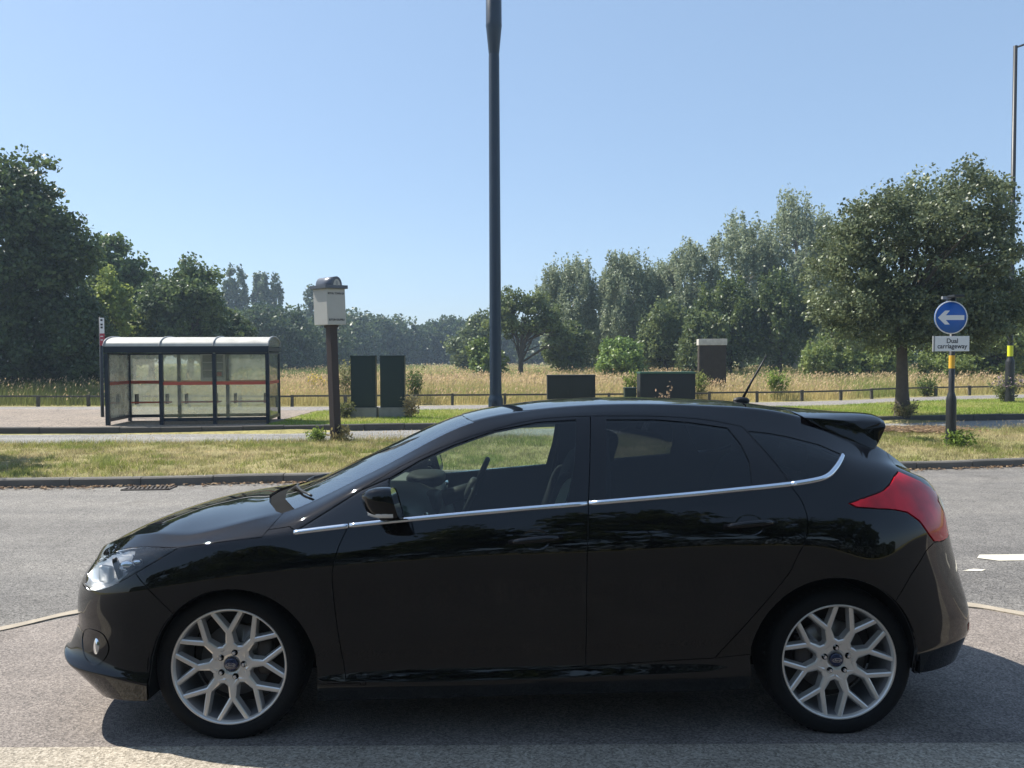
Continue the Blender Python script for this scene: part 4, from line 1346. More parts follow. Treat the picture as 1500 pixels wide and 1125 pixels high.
# mown, half dry median
n = 300000
x = rng.uniform(-13, 15, n); t = rng.uniform(0, 1, n)
yn = np.interp(x, [p[0] for p in MED_N2], [p[1] for p in MED_N2]); yf = np.interp(x, [p[0] for p in MED_F2], [p[1] for p in MED_F2])
y = yn - .05 + (yf - yn + .12) * t
tt_ = np.clip((y - yn) / (yf - yn), 0, 1); z = .10 + .025 * np.sin(pi * tt_) - .075 * tt_ ** 2
dry = .45 * vnoise(x, y, 1.6, 1) + .35 * vnoise(x, y, .33, 2) + .2 * vnoise(x, y, .11, 4)
dry = np.clip((dry - .34) * 2.6 + np.clip(x * .03, -.2, .35), 0, 1)
C = lerp3((.20, .235, .055), (.45, .385, .21), dry)
sel = rng.uniform(0, 1, n) < .18
bare = vnoise(x, y, .45, 8) * .6 + vnoise(x, y, .16, 9) * .4
keepm = rng.uniform(0, 1, n) > np.clip((bare - .56) * 6, 0, .88)
clov = np.clip((vnoise(x, y, .30, 12) * .6 + vnoise(x, y, 1.1, 13) * .4 - .60) * 7, 0, 1)
C[sel] = lerp3((.34, .27, .14), (.56, .48, .30), rng.uniform(0, 1, sel.sum()))
C = vary(C, .55) * (.50 + .72 * vnoise(x, y, .14, 6))[:, None]
C = C * (1 - .7 * clov[:, None]) + .7 * np.array((.17, .22, .055))[None] * clov[:, None] * rng.uniform(.7, 1.3, (n, 1))
H = rng.uniform(.018, .06, n) * (1 + .5 * (1 - dry)); H[t > .9] *= rng.uniform(1., 2., (t > .9).sum())
Wd = rng.uniform(.005, .011, n)
blades('median_grass', np.stack([x, y, z], 1)[keepm], H[keepm], (Wd * (1 + .8 * clov))[keepm], C[keepm], M['blade'], 1.3)
# taller wisps along the far edge of the median
n = 10000
x = rng.uniform(-12, 14, n); yf = np.interp(x, [p[0] for p in MED_F2], [p[1] for p in MED_F2])
dens = vnoise(x, x * 0, .8, 5); keep = rng.uniform(0, 1, n) < dens ** 1.5
x, yf = x[keep], yf[keep]; n = len(x)
P = np.stack([x, yf - np.abs(rng.normal(0, .25, n)), np.full(n, .03)], 1)
C = vary(lerp3((.16, .18, .05), (.42, .34, .18), rng.uniform(0, 1, n)), .3)
hd_ = rng.uniform(0, 1, n) < .35
blades('wispy_grass', P, rng.uniform(.07, .22, n), np.full(n, .006), C, M['blade'], .5, head=(hd_, .05, .006, vary(np.tile((.45, .36, .2), (n, 1)), .2)))
# greener verge by the footpath
n = 130000
x = rng.uniform(-16, 22, n); t = rng.uniform(0, 1, n)
yn = np.interp(x, [p[0] for p in FAR_K2], [p[1] for p in FAR_K2]); yf = np.interp(x, [p[0] for p in PATH_N], [p[1] for p in PATH_N])
y = yn + (yf - yn) * t
keep = (x > -5.75 + .12 * np.sin(y * 5))
x, y = x[keep], y[keep]; n = len(x)
g_ = vnoise(x, y, 1.4, 9)
C = vary(lerp3((.19, .28, .04), (.36, .36, .12), np.clip((g_ - .3) * 1.8, 0, 1)), .4)
blades('verge_grass', np.stack([x, y, np.full(n, .124)], 1), rng.uniform(.02, .08, n), rng.uniform(.008, .018, n), C, M['blade'], 1.)

# tall dry meadow grass beyond the fence, thinner with distance
def meadow(y0, y1, n, hs, w, seed, name):
    y = y0 + (y1 - y0) * rng.uniform(0, 1, n) ** 1.15
    x = rng.uniform(-.80, .80, n) * (y + 4)
    fen = np.interp(x, [p[0] for p in FENCE], [p[1] for p in FENCE])
    keep = y > fen + .12 + .2 * rng.uniform(0, 1, n)
    x, y = x[keep], y[keep]; n = len(x)
    a = vnoise(x, y, 7., seed); b = vnoise(x, y, 2., seed + 1)
    green = np.clip((.55 * a + .45 * b - .36) * 2.8, 0, 1)
    lf = np.clip((-x - 10) / 4., 0, 1)               # lusher on the left, with the trees' shade put into the colour
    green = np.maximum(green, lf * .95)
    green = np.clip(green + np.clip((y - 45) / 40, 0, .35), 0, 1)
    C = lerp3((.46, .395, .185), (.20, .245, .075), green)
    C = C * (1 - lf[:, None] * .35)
    C = vary(C, .35)
    H = hs * rng.uniform(.45, 1.1, n) * (.75 + .5 * b) * np.where(y < fen[keep] + .8, .75, 1)
    hd = (rng.uniform(0, 1, n) < .42 * (1 - .8 * green))
    hc = vary(lerp3((.50, .40, .22), (.40, .29, .18), rng.uniform(0, 1, n)), .25)
    W = w * rng.uniform(.6, 1.5, n)
    z = np.where(y > 45, .25 * np.sin(x * .06) * np.sin(y * .045) + .20, .12)
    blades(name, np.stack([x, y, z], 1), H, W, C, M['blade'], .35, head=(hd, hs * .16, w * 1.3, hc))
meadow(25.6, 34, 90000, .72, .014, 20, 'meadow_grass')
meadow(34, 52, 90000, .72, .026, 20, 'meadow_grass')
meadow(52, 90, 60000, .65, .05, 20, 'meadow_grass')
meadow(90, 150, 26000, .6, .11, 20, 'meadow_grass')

# dry leaves and grit in the gutters and under the street tree
n = 2600
x = np.concatenate([rng.uniform(-9, 14, 1500), rng.normal(8.75, .55, 1100)])
y = np.concatenate([np.interp(x[:1500], [p[0] for p in MED_N], [p[1] for p in MED_N]) - np.abs(rng.normal(0, .10, 1500)) - .01, rng.normal(16.7, .45, 1100)])
keep = np.concatenate([vnoise(x[:1500], x[:1500] * 0, .5, 3) > .45, np.ones(1100, bool)])
x, y = x[keep], y[keep]; n = len(x)
z = np.where(y > 15.5, np.where(y > 17.2, .05, .12), .006)
a = rng.uniform(0, 2 * pi, n); r_ = rng.uniform(.015, .04, n) * np.where(y > 15.5, 2.0, 1)
V = np.empty((n, 4, 3), np.float32)
for k in range(4):
    V[:, k] = np.stack([x + r_ * np.cos(a + k * pi / 2) * (1 if k % 2 else .6), y + r_ * np.sin(a + k * pi / 2) * (1 if k % 2 else .6), z + rng.uniform(.001, .03, n)], 1)
me = fast_mesh('debris', V.reshape(-1, 3), np.arange(n * 4).reshape(-1, 4))
set_tint(me, np.repeat(vary(lerp3((.12, .08, .05), (.34, .24, .14), rng.uniform(0, 1, n)), .3), 4, 0)); me.materials.append(M['blade'])
tag(link(bpy.data.objects.new('leaf_litter', me)), kind='stuff')

# ------------------------------------------------------------------ trees and plants
def leaf_quads(P, size, tilt_up=.0, aspect=1.5, droop=0., jitter=.35):
    n = len(P)
    d = rng.normal(0, 1, (n, 3)); d[:, 2] -= droop
    d /= np.linalg.norm(d, axis=1, keepdims=True)
    s = rng.normal(0, 1, (n, 3)); s[:, 2] *= (1 - .5 * tilt_up)
    s = np.cross(d, s); s /= (np.linalg.norm(s, axis=1, keepdims=True) + 1e-9)
    L = size * rng.uniform(1 - jitter, 1 + jitter, n)[:, None]
    V = np.empty((n, 4, 3), np.float32)
    V[:, 0] = P - d * L * .5
    V[:, 1] = P + s * L * .5 / aspect - d * L * .05
    V[:, 2] = P + d * L * .5
    V[:, 3] = P - s * L * .5 / aspect - d * L * .05
    return V.reshape(-1, 3), np.arange(n * 4).reshape(-1, 4)

def crown_points(blobs, n, clump_r, per=70, droop=1., hollow=.55, seed=0, gap=0.):
    """leaf positions gathered in clumps that sit in the outer part of overlapping ellipsoids"""
    r_ = np.random.default_rng(seed)
    vol = np.array([b[3] * b[4] * b[5] for b in blobs]) ** .8; vol /= vol.sum()
    nc = max(4, n // per)
    which = r_.choice(len(blobs), nc, p=vol)
    B = np.array(blobs)[which]
    d = r_.normal(0, 1, (nc, 3)); d /= np.linalg.norm(d, axis=1, keepdims=True)
    rad = hollow + (1 - hollow) * r_.uniform(0, 1, nc) ** .6
    C = B[:, :3] + d * B[:, 3:6] * rad[:, None]
    idx = r_.integers(0, nc, n)
    cs = clump_r * r_.uniform(.55, 1.25, nc)
    e = r_.normal(0, 1, (n, 3)); e /= np.linalg.norm(e, axis=1, keepdims=True)
    e *= (r_.uniform(0, 1, n) ** .5)[:, None]
    e[:, 2] *= droop
    if droop > 1.3: e[:, 2] -= .5 * droop * r_.uniform(0, 1, n); e[:, :2] *= .75
    else: e[:, 2] = np.where(e[:, 2] < 0, e[:, 2] * .6, e[:, 2])
    P = C[idx] + e * cs[idx][:, None]
    return P, idx, r_.uniform(0, 1, nc), C

def make_tree(name, label, cat, loc, blobs, n, leaf, col, col2, clump_r, trunk, seed, mat='leaf', bark='bark', droop=1., aspect=1.5,
              hollow=.55, per=70, limbs=12, lo_limb=.45, group=None, rz=0.):
    root = thing(name, label, cat, loc, rz, group)
    P, idx, cr, C = crown_points(blobs, n, clump_r, per, droop, hollow, seed)
    ok = P[:, 2] > .05
    P, idx = P[ok], idx[ok]
    V, F = leaf_quads(P, leaf, 0, aspect, .8 if droop > 1.3 else .15)
    t = np.clip(.7 * cr[idx] + .3 * rng.uniform(0, 1, len(P)), 0, 1)
    cl = vary(lerp3(col, col2, t) * 1.6, .22)
    me = fast_mesh('crown', V, F); set_tint(me, np.repeat(cl, 4, 0)); me.materials.append(M[mat])
    link(bpy.data.objects.new('crown', me), root)
    # trunk with limbs that reach towards the clumps
    tb = MB(); h, r0 = trunk
    rr = random.Random(seed)
    px = [(0, 0, -.05)]; rad = [r0 * 1.35]
    sway = (rr.uniform(-.05, .05), rr.uniform(-.05, .05))
    for k in range(1, 6):
        t_ = k / 5
        px.append((sway[0] * h * t_ + rr.uniform(-.02, .02) * h * .3, sway[1] * h * t_, h * t_)); rad.append(r0 * (1.05 - .55 * t_))
    tb.tube(px, rad, 10)
    sel = list(range(len(C))); rr.shuffle(sel)
    for q in sel[:limbs]:
        c = Vector(C[q]); base_t = rr.uniform(lo_limb, .99)
        b0 = Vector(px[0]).lerp(Vector(px[-1]), base_t) if False else Vector(px[max(1, int(base_t * 5))])
        if c.z < b0.z + .1:
            b0 = Vector(px[2 if lo_limb < .6 else 4])
            if lo_limb > .6 and c.z < b0.z: continue
        mid = b0.lerp(c, .5) + Vector((rr.uniform(-.1, .1), rr.uniform(-.1, .1), .12)) * (c - b0).length
        rb_ = r0 * rr.uniform(.28, .5)
        tb.tube([b0, b0.lerp(mid, .5), mid, c], [rb_, rb_ * .8, rb_ * .55, rb_ * .15], 6, caps=False)
    tb.build('trunk', M[bark], root, recalc=False)
    return root

def blob_set(h, rx, zc0, k, seed, ry=None):
    """uneven crown made of k lobes within overall height h, half width rx, underside zc0"""
    r_ = random.Random(seed); ry = ry or rx
    zc = (h + zc0) / 2; hz = (h - zc0) / 2
    out = [(0, 0, zc, rx * .78, ry * .78, hz * .80)]
    for i in range(k):
        a = 2 * pi * i / k + r_.uniform(-.4, .4); e = r_.uniform(-.75, .85)
        q = sqrt(max(0, 1 - e * e)) * r_.uniform(.55, .8)
        s = r_.uniform(.30, .48)
        out.append((rx * q * cos(a), ry * q * sin(a), zc + hz * e * .72, rx * s, ry * s, hz * s * .9))
    out.append((r_.uniform(-.25, .25) * rx, 0, h - hz * .32, rx * .36, ry * .36, hz * .34))
    return out

F_ = 1127.
def X_at(px, Y): return (px - 750) / F_ * Y
def Z_at(py, Y, px=750): return 1.68 + ((525.0 - (px - 750) * .00436) - py) / F_ * Y

G1, G2c = (.030, .048, .016), (.075, .100, .030)
# street tree on the right, glossy small leaves, low skirt
make_tree('street_tree', 'round dark glossy street tree on the verge behind the blue arrow sign', 'tree', (10.25, 20.15, .12),
          [(.35, 0, 4.25, 2.15, 2.0, 1.9), (-1.45, .1, 3.55, 1.25, 1.2, 1.25), (1.9, 0, 3.9, 1.35, 1.3, 1.5), (1.3, 0, 5.35, 1.35, 1.3, 1.15), (-.7, 0, 4.95, 1.2, 1.2, .9), (2.2, -.2, 2.55, 1.0, 1.0, .95), (-1.55, -.2, 2.6, 1.0, .9, .9), (.5, -.5, 2.5, 1.6, 1.2, .75), (-.5, .3, 2.5, 1.4, 1.3, .75), (1.5, -.4, 2.25, .9, .9, .6), (-1.0, 0, 4.5, 1.2, 1.2, 1.0), (1.7, 0, 5.75, .95, .8, .75)],
          80000, .088, (.027, .040, .019), (.125, .148, .075), .38, (3.3, .165), 3, 'leaf_gloss', per=105, limbs=30, hollow=.5, lo_limb=.80)
# big dark trees at the left edge
make_tree('chestnut_tree', 'tall dark broad tree filling the left edge of the view behind the bus stop', 'tree', (X_at(28, 32), 32, .1),
          blob_set(10.2, 2.75, .9, 9, 11) + [(.9, 0, 5.0, 1.5, 1.6, 1.7), (1.0, -.2, 2.6, 1.4, 1.4, 1.7), (-.6, -.3, 9.0, 1.3, 1.3, 1.1), (-.3, 0, 1.6, 2.5, 2.4, 1.4)],
          52000, .19, (.020, .036, .014), (.058, .085, .026), .62, (5.0, .32), 12, per=60, limbs=14)
make_tree('broad_tree', 'dark broad tree at the far left edge, beside the tallest one', 'tree', (X_at(-110, 33), 34, .1),
          blob_set(8.6, 3.6, .8, 8, 13), 22000, .22, (.020, .036, .014), (.05, .075, .024), .65, (4.0, .3), 14, per=60)
make_tree('leafy_bush', 'dark bushy tree low against the tall tree, left of the bus stop flag', 'tree', (X_at(112, 31), 31.5, .1),
          blob_set(4.4, 1.45, .3, 7, 15), 15000, .17, (.020, .036, .014), (.055, .08, .026), .5, (1.6, .15), 16, per=60)
make_tree('sycamore_tree', 'mid height green tree rising right behind the tall dark one', 'tree', (X_at(172, 44), 44, .1),
          blob_set(Z_at(350, 44), 1.9, 2., 8, 17), 16000, .24, (.034, .060, .018), (.095, .135, .04), .5, (4., .2), 18, per=55)
make_tree('lime_tree', 'small yellow-green sunlit tree in front of the darker trees', 'tree', (X_at(152, 38), 38.5, .1),
          blob_set(Z_at(396, 38), 1.25, 1.2, 7, 19), 9000, .19, (.085, .12, .028), (.17, .21, .055), .42, (2., .12), 20, per=55)
make_tree('lime_tree', 'second small yellow-green tree, lower and behind the bus stop flag', 'tree', (X_at(182, 40), 41, .1),
          blob_set(4.4, 1.3, .6, 7, 21), 8000, .20, (.06, .085, .022), (.13, .155, .04), .42, (2., .12), 22, per=55)
make_tree('alder_tree', 'loose topped dark tree standing behind the bus shelter roof', 'tree', (X_at(278, 42), 42, .1),
          blob_set(Z_at(380, 42), 2.2, .9, 9, 23), 20000, .20, (.030, .052, .022), (.085, .118, .042), .5, (4., .2), 24, per=45, limbs=18)
make_tree('alder_tree', 'dark round tree between the alder and the sycamore', 'tree', (X_at(222, 50), 50, .1),
          blob_set(Z_at(398, 50), 2.1, .9, 8, 25), 12000, .26, (.024, .042, .018), (.06, .085, .03), .6, (4., .2), 26, per=50)
make_tree('thorn_bush', 'low dark hawthorn behind the right end of the bus shelter', 'bush', (X_at(330, 45), 45, .1),
          blob_set(Z_at(455, 45), 1.7, .4, 7, 27), 10000, .22, (.024, .042, .018), (.06, .085, .03), .5, (2., .12), 28, per=50)
# poplars far off, haze put into their lighter leaf colours
for i, (px, top, w, lab) in enumerate([(338, 391, 12, 'leftmost of the far poplars, rounded top above the shelter roof'), (351, 392, 12, 'second far poplar from the left, close against the first'),
                                       (373, 398, 11, 'third far poplar from the left, across a gap of sky'), (387, 399, 10, 'fourth far poplar from the left, slim and upright'),
                                       (402, 401, 11, 'fifth far poplar from the left, ending the close row'), (452, 418, 13, 'lone far poplar just left of the cream sign board')]):
    Y = 130; h = Z_at(top, Y, px); r = w * Y / F_ * .80
    make_tree('poplar_tree', lab, 'tree', (X_at(px, Y), Y + i % 3, 0), [(0, 0, h * .55, r, r, h * .45), (.3, 0, h * .75, r * .75, r * .75, h * .24), (-.2, 0, h * .4, r * .95, r, h * .3)],
              4200, .46, (.036, .056, .034), (.075, .098, .052), .62, (h * .8, .3), 30 + i, droop=1.25, per=28, limbs=3, hollow=.75, group='far poplars')
# wooded edge across the field
row = [(345, 460, 46, 92), (385, 447, 50, 85), (425, 452, 44, 88), (470, 463, 46, 100), (515, 459, 44, 128), (546, 467, 34, 138), (582, 463, 38, 142), (628, 472, 34, 150), (664, 467, 34, 148), (700, 470, 30, 152), (745, 478, 40, 158), (800, 480, 44, 150), (860, 478, 46, 140)]
names = ['leftmost tree of the dark far row, behind the shelter', 'second tree of the far row, rounded, below the poplars', 'third tree of the far row, below the lone gap', 'fourth tree of the far row, behind the cream sign',
         'fifth tree of the far row, above the left tall cabinet', 'sixth tree of the far row, a low notch above the cabinets', 'seventh tree of the far row, rounded, right above the right cabinet', 'eighth tree of the far row, low and dark',
         'ninth tree of the far row, slightly taller', 'tenth tree of the far row, left of the lamp post', 'eleventh tree of the far row, behind the lamp post', 'twelfth tree of the far row, hidden by the branching tree', 'last tree of the far row, behind the birches']
for i, (px, top, w, Y) in enumerate(row):
    h = Z_at(top, Y, px); r = w * Y / F_ * 1.15
    make_tree('woodland_tree', names[i], 'tree', (X_at(px, Y), Y, .1), blob_set(h, r, .2, 8, 50 + i) + [(0, -r * .3, h * .25, r * .95, r * .6, h * .25)], 7500, .0042 * Y + .05, (.022, .040, .020), (.055, .078, .034), r * .26,
              (h * .5, .25), 70 + i, per=40, limbs=3, group='far row of trees across the field')
# middle distance, around the lamp post
make_tree('willow_bush', 'grey-green round tree just left of the lamp post', 'tree', (X_at(697, 76), 76, .1), blob_set(Z_at(464, 76), 2.6, .2, 8, 90), 9000, .36, (.045, .066, .030), (.10, .125, .05), .7, (2., .15), 91, per=45)
make_tree('apple_tree', 'open branching tree with a forked trunk right of the lamp post', 'tree', (X_at(762, 52), 52, .1),
          [(0.3, 0, 4.3, 2.0, 1.8, 1.2), (-1.3, 0, 3.7, 1.1, 1., .9), (1.9, 0, 4.1, 1.3, 1.2, 1.2), (-.6, 0, 5.5, 1.0, 1., .8), (2.6, 0, 2.9, 1.0, 1, .8), (-1.5, 0, 4.9, .6, .6, .5), (.9, 0, 5.3, 1., 1, .7)],
          11000, .21, (.040, .062, .022), (.105, .13, .045), .45, (3.2, .2), 93, per=60, limbs=26, hollow=.45)
make_tree('elder_bush', 'green bush at the foot of the branching tree, behind the lamp post', 'bush', (X_at(712, 50), 50, .1), blob_set(Z_at(500, 50), 1.3, .1, 6, 94), 6000, .22, (.05, .08, .022), (.11, .15, .04), .4, (1., .08), 95, per=45)
make_tree('hazel_bush', 'dull green bush right of the branching tree', 'bush', (X_at(835, 53), 54, .1), blob_set(Z_at(478, 53), 2.0, .1, 7, 96), 9000, .24, (.035, .055, .02), (.085, .11, .035), .5, (1.5, .1), 97, per=45)
birch = [(838, 374, 46, 60, 'leftmost weeping birch, pale and airy, right of the lamp post'), (918, 364, 44, 58, 'second weeping birch with pale stems and hanging twigs'), (905, 420, 40, 62, 'dark birch behind the second weeping birch'),
         (962, 385, 38, 60, 'slim birch filling the gap before the third crown'), (1008, 347, 46, 58, 'third weeping birch, rising towards the tall pair'), (1085, 306, 58, 58, 'tall weeping birch left of the tallest crown'),
         (1165, 274, 56, 57, 'tallest weeping birch, next to the street tree'), (1205, 330, 40, 62, 'birch behind the left flank of the street tree')]
for i, (px, top, w, Y, lab) in enumerate(birch):
    h = Z_at(top, Y, px); r = w * Y / F_ * 1.2
    r2 = random.Random(300 + i)
    bl = [(0, 0, h * .66, r * .85, r * .8, h * .24), (0, -r * .2, h * .36, r * .9, r * .75, h * .24)]
    for q in range(9):
        a = r2.uniform(0, 2 * pi); zz = r2.uniform(.35, .86); ww = (1 - max(0, zz - .6) * 1.7) * r * r2.uniform(.6, 1.05)
        bl.append((ww * cos(a), ww * sin(a) * .8, h * zz, r * r2.uniform(.28, .42), r * .35, h * r2.uniform(.07, .11)))
    bl.append((r2.uniform(-.2, .2) * r, 0, h * .88, r * .42, r * .4, h * .085))
    make_tree('weeping_birch', lab, 'tree', (X_at(px, Y), Y, .1), bl, int(15000 + 900 * h), .24, (.078, .098, .058), (.20, .228, .145), .42, (h * .85, .15), 100 + i, bark='bark_pale', droop=2.3, aspect=2.2, per=48, limbs=30, hollow=.45)
for i, (px, top, w, Y, nm, lab, c0, c1) in enumerate([(975, 440, 44, 50, 'birch_sapling', 'lower birch in front of the third weeping birch', (.045, .065, .026), (.105, .13, .05)), (1070, 405, 52, 50, 'oak_tree', 'broad dark green tree in front of the tall birches', (.028, .046, .016), (.075, .10, .03)),
                                        (1142, 400, 50, 49, 'oak_tree', 'broad tree with a visible stem left of the street tree', (.028, .046, .016), (.075, .10, .03)), (1028, 455, 40, 47, 'hazel_bush', 'grey-green bush above the large green cabinet', (.04, .06, .024), (.095, .12, .045))]):
    h = Z_at(top, Y, px); r = w * Y / F_
    make_tree(nm, lab, 'tree', (X_at(px, Y), Y, .1), blob_set(h, r, .6, 8, 120 + i), 13000, .22, c0, c1, .5, (h * .55, .16), 130 + i, per=45, droop=1.6, limbs=14)
make_tree('round_bush', 'round light green bush above the low dark cabinet', 'bush', (X_at(912, 44), 44, .1), blob_set(Z_at(496, 44), 1.45, .1, 7, 140), 9000, .18, (.055, .095, .024), (.13, .19, .05), .38, (1., .08), 141, per=45)
for i, (px, top, w, Y, lab) in enumerate([(1222, 486, 55, 42, 'sunny green bush left of the street tree trunk'), (1290, 500, 50, 41, 'sunny green bush behind the street tree trunk'), (1400, 500, 60, 40, 'green bush behind the blue arrow sign'), (1470, 470, 50, 38, 'light green bush by the right lamp post')]):
    h = Z_at(top, Y, px); r = w * Y / F_
    make_tree('scrub_bush', lab, 'bush', (X_at(px, Y), Y, .1), blob_set(h, r, .1, 7, 150 + i), 8500, .19, (.055, .08, .022), (.14, .175, .05), .42, (h * .5, .08), 160 + i, per=45)
for i, (px, w, top, lab) in enumerate([(870, 70, 488, 'first clump of the low thicket behind the birches, right of the branching tree'), (960, 70, 480, 'second clump of the low thicket, behind the third weeping birch'), (1050, 70, 478, 'third clump of the low thicket, behind the pale capped pillar'), (1140, 70, 474, 'fourth clump of the low thicket, behind the tall birches'), (1235, 80, 470, 'fifth clump of the low thicket, left of the street tree'), (1340, 90, 468, 'sixth clump of the low thicket, behind the street tree trunk'), (1440, 90, 466, 'seventh clump of the low thicket, behind the arrow sign')]):
    Y = 78 + (i % 3) * 3; h = Z_at(top, Y, px); r = w * Y / F_
    make_tree('thicket_bush', lab, 'bush', (X_at(px, Y), Y, .1), blob_set(h, r, .0, 6, 400 + i) + [(0, -.4, h * .2, r * .9, r * .5, h * .25)], 6500, .36, (.026, .045, .020), (.07, .10, .036), .7, (h * .4, .12), 410 + i, per=45, limbs=3)
for i, (px, top, w, Y, lab) in enumerate([(1300, 400, 70, 52, 'dark tree showing through the street tree'), (1420, 380, 80, 50, 'dark tree filling the gap behind the arrow sign'), (1520, 390, 80, 46, 'dark tree at the right edge behind the lamp post')]):
    h = Z_at(top, Y, px); r = w * Y / F_
    make_tree('backdrop_tree', lab, 'tree', (X_at(px, Y), Y, .1), blob_set(h, r, .5, 8, 170 + i), 12000, .26, (.024, .042, .018), (.062, .09, .03), .6, (h * .5, .18), 180 + i, per=45)
# a tree on the median just outside the frame throws the shadow at the left edge
make_tree('cherry_tree', 'small tree on the median outside the left edge, only its shadow shows', 'tree', (-10.75, 12.3, .12), blob_set(4.3, 1.75, 1.7, 7, 190), 9000, .12, G1, G2c, .35, (2.2, .1), 191, per=50)
# gardens on the near side of the road, seen only as reflections in the car
for i, (x, y, h, r) in enumerate([(-7.5, -12, 8.2, 3.2), (-2.4, -12.5, 9.6, 3.4), (3.0, -11.5, 11.0, 3.6), (8.6, -12, 12.4, 3.9), (-13, -14, 8.5, 3.6), (14.6, -14, 11.5, 3.9), (-20, -16, 8.2, 3.6), (21, -17, 9, 3.6)]):
    make_tree('garden_tree', 'dark garden tree behind the camera, seen only as a reflection in the car door', 'tree', (x, y, .42), blob_set(h, r, .4, 9, 200 + i), 9000, .34, G1, G2c, .7, (2., .15), 210 + i, per=45, limbs=4, group='garden trees reflected in the paint')

hp = []
rh = np.random.default_rng(77)
nh = 26000
hx = rh.uniform(-26, 26, nh); side_ = rh.uniform(0, 1, nh)
top_h = 1.9 + .25 * np.sin(hx * 1.3) + .2 * np.sin(hx * 3.1)
hz = np.where(side_ < .75, rh.uniform(.0, 1, nh) * top_h, top_h + rh.normal(0, .06, nh)); hy = np.where(side_ < .75, -11.4 + rh.normal(0, .1, nh), -11.4 - rh.uniform(0, 1.2, nh))
V_, F__ = leaf_quads(np.stack([hx, hy, hz + .4], 1), .22)
me = fast_mesh('garden_hedge', V_, F__); set_tint(me, np.repeat(vary(lerp3((.03, .045, .015), (.08, .11, .03), rh.uniform(0, 1, nh)), .3), 4, 0)); me.materials.append(M['leaf'])
tag(link(bpy.data.objects.new('garden_hedge', me)), 'long clipped garden hedge behind the camera, reflected in the car doors', 'hedge')

def weed(name, label, loc, h, r, n, leaf, c0, c1, seed, flower=None):
    root = thing(name, label, 'plant', loc)
    r_ = np.random.default_rng(seed)
    sb = MB(); P = []
    ns = max(5, n // 40)
    for k in range(ns):
        a = r_.uniform(0, 2 * pi); q = r * r_.uniform(.1, 1) ; hh = h * r_.uniform(.55, 1.05)
        tip = Vector((q * cos(a), q * sin(a), hh)); b0 = Vector((q * .25 * cos(a), q * .25 * sin(a), 0))
        mid = b0.lerp(tip, .55) + Vector((0, 0, .08 * hh))
        sb.tube([b0, mid, tip], [.006, .005, .002], 4, caps=False)
        m = n // ns
        for t in r_.uniform(.15, 1.02, m):
            p = (b0.lerp(mid, t / .55) if t < .55 else mid.lerp(tip, (t - .55) / .45))
            P.append(p + Vector(r_.normal(0, leaf * .7, 3)))
    P = np.array([tuple(p) for p in P]); P[:, 2] = np.abs(P[:, 2])
    V, F = leaf_quads(P, leaf, .3, 2.4)
    C = vary(lerp3(c0, c1, r_.uniform(0, 1, len(P))), .25)
    if flower is not None:
        s_ = (P[:, 2] > h * .6) & (r_.uniform(0, 1, len(P)) < .4); C[s_] = np.array(flower)
    me = fast_mesh('foliage', V, F); set_tint(me, np.repeat(C, 4, 0)); me.materials.append(M['blade'])
    link(bpy.data.objects.new('foliage', me), root)
    sb.build('stem', M['timber'], root, recalc=False)
    return root
Wg = ((.08, .13, .02), (.22, .30, .06))
weed('green_weed', 'bright green weed at the foot of the arrow sign post', (7.75, 13.3, .09), .26, .24, 900, .07, *Wg, 1)
weed('green_weed', 'leafy green weed at the foot of the cream sign post', (-3.92, 15.25, .04), .24, .22, 800, .06, *Wg, 2)
weed('grassy_weed', 'dry grassy weed right of the cream sign post', (-3.38, 15.25, .04), .28, .15, 260, .10, (.2, .18, .07), (.4, .33, .16), 3)
weed('dark_weed', 'dark bushy weed left of the plinth of the tall cabinets', (-4.45, 20.3, .12), .42, .36, 700, .08, (.05, .07, .02), (.16, .17, .07), 4)
weed('tall_weed', 'tall dark weed right of the tall cabinets, beyond the fence', (X_at(606, 26.8), 26.8, .12), 1.25, .38, 1300, .09, (.05, .085, .02), (.12, .16, .05), 5)
weed('seeding_grass', 'pale seeding tuft beside the right tall cabinet', (-2.68, 20.5, .12), .50, .22, 320, .12, (.34, .27, .13), (.5, .40, .22), 6)
weed('tall_weed', 'tall pale weed left of the tall cabinets, beyond the fence', (X_at(505, 27), 27, .12), 1.5, .5, 1300, .10, (.12, .14, .05), (.28, .27, .12), 12)
weed('ragwort', 'yellow flowering weed between the shelter and the cream sign', (X_at(470, 30), 30, .12), .95, .6, 1300, .09, (.12, .14, .04), (.28, .26, .08), 7, (.62, .48, .03))
weed('leafy_shrub', 'bright green shrub at the fence right of the car aerial', (X_at(1142, 28), 28.2, .12), 1.05, .42, 2000, .10, *Wg, 8)
weed('leafy_shrub', 'green shrub right of the large green cabinet', (X_at(1030, 26.6), 27.4, .12), 1.0, .5, 1700, .10, (.10, .13, .03), (.24, .27, .08), 9)
weed('leafy_shrub', 'green sprig at the left end of the large green cabinet', (X_at(925, 27), 27.2, .12), 1.1, .3, 900, .09, *Wg, 13)
weed('leafy_shrub', 'low green shrub at the fence right of the street tree', (X_at(1368, 30), 30.5, .12), .75, .45, 1100, .10, (.07, .11, .03), (.18, .22, .07), 14)
weed('willowherb', 'pink flowering weed at the foot of the right lamp post', (16.9, 26.3, .12), .85, .65, 1600, .09, (.09, .12, .04), (.22, .25, .10), 10, (.34, .24, .31))
weed('seeding_grass', 'dry seeding tuft in front of the large green cabinet', (X_at(978, 19.9), 19.9, .12), 1.0, .26, 90, .10, (.30, .22, .14), (.45, .34, .22), 11)
weed('grassy_weed', 'weedy tuft around the base of the street tree trunk', (10.15, 19.95, .12), .35, .38, 900, .07, (.12, .13, .04), (.30, .25, .12), 15)

